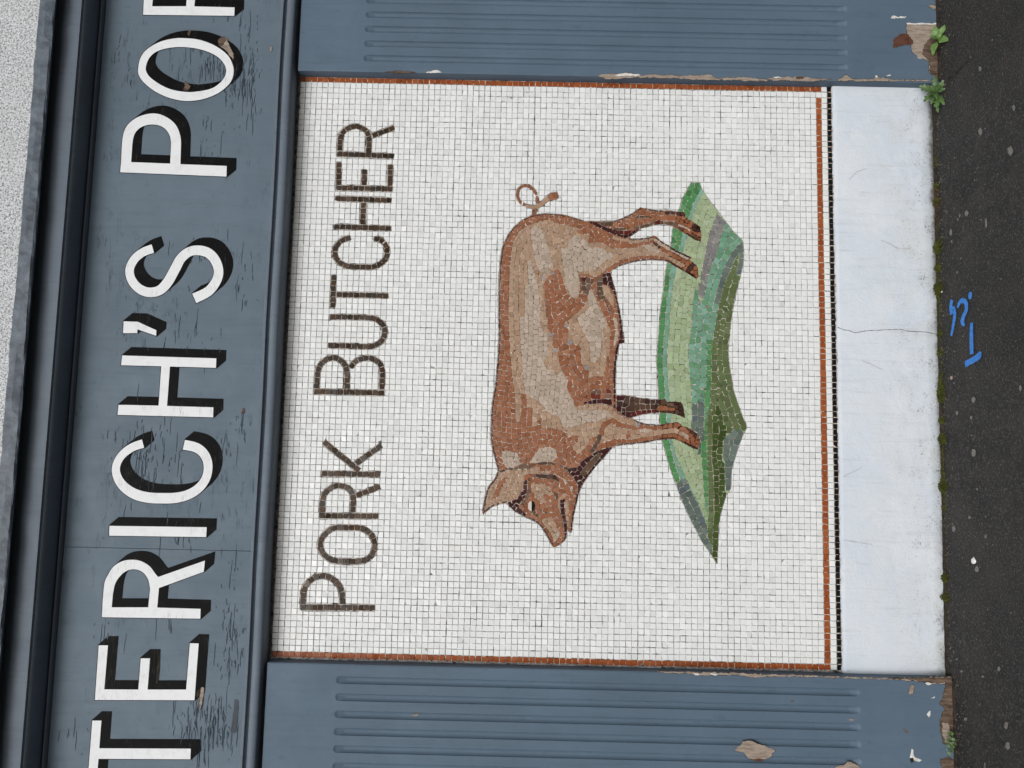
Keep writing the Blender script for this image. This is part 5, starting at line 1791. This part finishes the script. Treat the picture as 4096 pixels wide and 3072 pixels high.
# ------------------------------------------------------------------ weeds
def leaf_mesh(base, tip, width, droop, lobes=0, cup=0.18):
    base, tip = np.array(base, float), np.array(tip, float)
    ax = tip - base
    Lg = np.linalg.norm(ax); axn = ax / Lg
    up = np.array([0, -0.75, 0.66]); up = up - axn * up.dot(axn)
    if np.linalg.norm(up) < 0.1: up = np.array([0, -1, 0.2])
    up /= np.linalg.norm(up)
    sd = np.cross(axn, up)
    n = 12 if lobes == 0 else 7 * lobes
    vs, fs = [], []
    for i in range(n + 1):
        t = i / n
        c = base + ax * t + up * (math.sin(t * math.pi) * droop * Lg) - np.array([0, 0, 1]) * droop * Lg * t * t * 0.6
        w = width * (math.sin(math.pi * min(1, t ** 0.8)) ** 0.8) * (0.25 + 0.75 * min(1, t * 2.2)) + width * 0.06 * (1 - t)
        if lobes:
            w *= 0.38 + 0.62 * abs(math.sin(t * math.pi * lobes)) ** 0.7
        fwd = axn * (0.25 * w if lobes else 0)
        vs += [c + sd * w / 2 + up * cup * w + fwd, c, c - sd * w / 2 + up * cup * w + fwd]
    for i in range(n):
        for k in range(2):
            fs.append((i * 3 + k, i * 3 + k + 1, i * 3 + k + 4, i * 3 + k + 3))
    return vs, fs


def pt3(oy, a, b, y, ox=3072):
    x, z = wallpt(np.array(ox + a / 2.16), np.array(oy + b / 2.16), y)
    return np.array([x, y, z])


def stem_mesh(p, q, r):
    p, q = np.array(p), np.array(q)
    d = (q - p) / np.linalg.norm(q - p)
    a = np.cross(d, (0.3, 0.9, 0.2)); a /= np.linalg.norm(a); b = np.cross(d, a)
    vs = [tuple(p + r * (math.cos(t) * a + math.sin(t) * b)) for t in np.linspace(0, 6.283, 6, endpoint=False)] + [tuple(q + 0.6 * r * (math.cos(t) * a + math.sin(t) * b)) for t in np.linspace(0, 6.283, 6, endpoint=False)]
    return vs, [(i, (i + 1) % 6, 6 + (i + 1) % 6, 6 + i) for i in range(6)]


def weed(root_pt, leaves, mat, label, lobes=0, name='weed'):
    root = empty(name, tuple(root_pt))
    tag(root, label, 'weed', 'weeds at the foot of the shop front')
    for base, tip, w in leaves:
        vs, fs = leaf_mesh(base, tip, w, random.uniform(0.06, 0.16), lobes)
        adopt(mesh_obj('leaf', vs, fs, mat, smooth=True), root)
        vs, fs = stem_mesh(root_pt, base, 0.0014)
        adopt(mesh_obj('stem', vs, fs, M_stem), root)
    return root


yb = -0.062
rt = pt3(0, 1462, 350, yb); rt0 = np.array([rt[0], -0.052, gz(rt[0])])
lv = []
for (a, b, w, dy) in ((1548, 200, .020, -.030), (1430, 225, .026, -.008), (1560, 350, .027, -.045), (1415, 482, .022, -.022), (1400, 300, .014, -.012), (1505, 285, .013, -.02), (1415, 330, .012, -.02)):
    lv.append((rt + np.array([0, -.002, 0]) + (pt3(0, a, b, yb + dy) - rt) * 0.10, pt3(0, a, b, yb + dy), w))
weed(rt0, lv, M_leaf, 'smooth broad-leaved green weed in front of the bare wood patch of a pilaster')

yb = -0.050
rt = pt3(0, 1455, 800, yb); rt0 = np.array([rt[0], -0.020, gz(rt[0])])
lv = []
for (a, b, w, dy) in ((1440, 655, .018, -.01), (1550, 680, .020, -.03), (1290, 745, .024, .010), (1335, 885, .022, -.005), (1400, 740, .018, -.01), (1530, 770, .018, -.03), (1520, 910, .020, -.035), (1460, 975, .018, -.025), (1380, 830, .020, -.015), (1480, 720, .018, -.03), (1400, 905, .016, -.01), (1450, 860, .016, -.04)):
    lv.append((rt + (pt3(0, a, b, yb + dy) - rt) * 0.12, pt3(0, a, b, yb + dy), w * 1.15))
weed(rt0, lv, M_leaf2, 'frilly lobed weed in the corner between pilaster and plinth', lobes=4)

# small round-leaved plant
yb = -0.060
rt = pt3(2304, 1580, 1440, yb)
root = empty('weed', (rt[0], yb + 0.006, gz(rt[0])))
tag(root, 'small creeping weed with round leaves at the rotten foot of a pilaster', 'weed', 'weeds at the foot of the shop front')
for (a, b, r) in ((1580, 1362, 22), (1572, 1405, 17), (1602, 1412, 14), (1545, 1430, 16), (1580, 1450, 15), (1560, 1470, 16), (1598, 1475, 14), (1590, 1505, 15), (1565, 1530, 15), (1545, 1500, 9), (1600, 1440, 9), (1570, 1548, 9)):
    p = pt3(2304, a, b, yb + random.uniform(-0.022, -0.004))
    R_ = r / 2.16 / 23 * 0.02 * 0.95
    nrm = np.array([random.gauss(0, .25), -0.8, 0.6 + random.gauss(0, .2)]); nrm /= np.linalg.norm(nrm)
    a1 = np.cross(nrm, (0, 0.3, 1)); a1 /= np.linalg.norm(a1); a2 = np.cross(nrm, a1)
    n = 12
    vs = [p - nrm * R_ * 0.18] + [p + R_ * (1 if i else 0.55) * (math.cos(2 * math.pi * i / n) * a1 + math.sin(2 * math.pi * i / n) * a2) for i in range(n)]
    fs = [(0, 1 + i, 1 + (i + 1) % n) for i in range(n)]
    adopt(mesh_obj('leaf', vs, fs, M_leaf2, smooth=True), root)
    vs, fs = stem_mesh((rt[0] + random.gauss(0, .006), yb + 0.004, gz(rt[0]) + 0.001), p, 0.0008)
    adopt(mesh_obj('stem', vs, fs, M_stem), root)
print('pieces', len(pig_tiles), len(grass_tiles), len(whites), len(oranges), len(blacks))
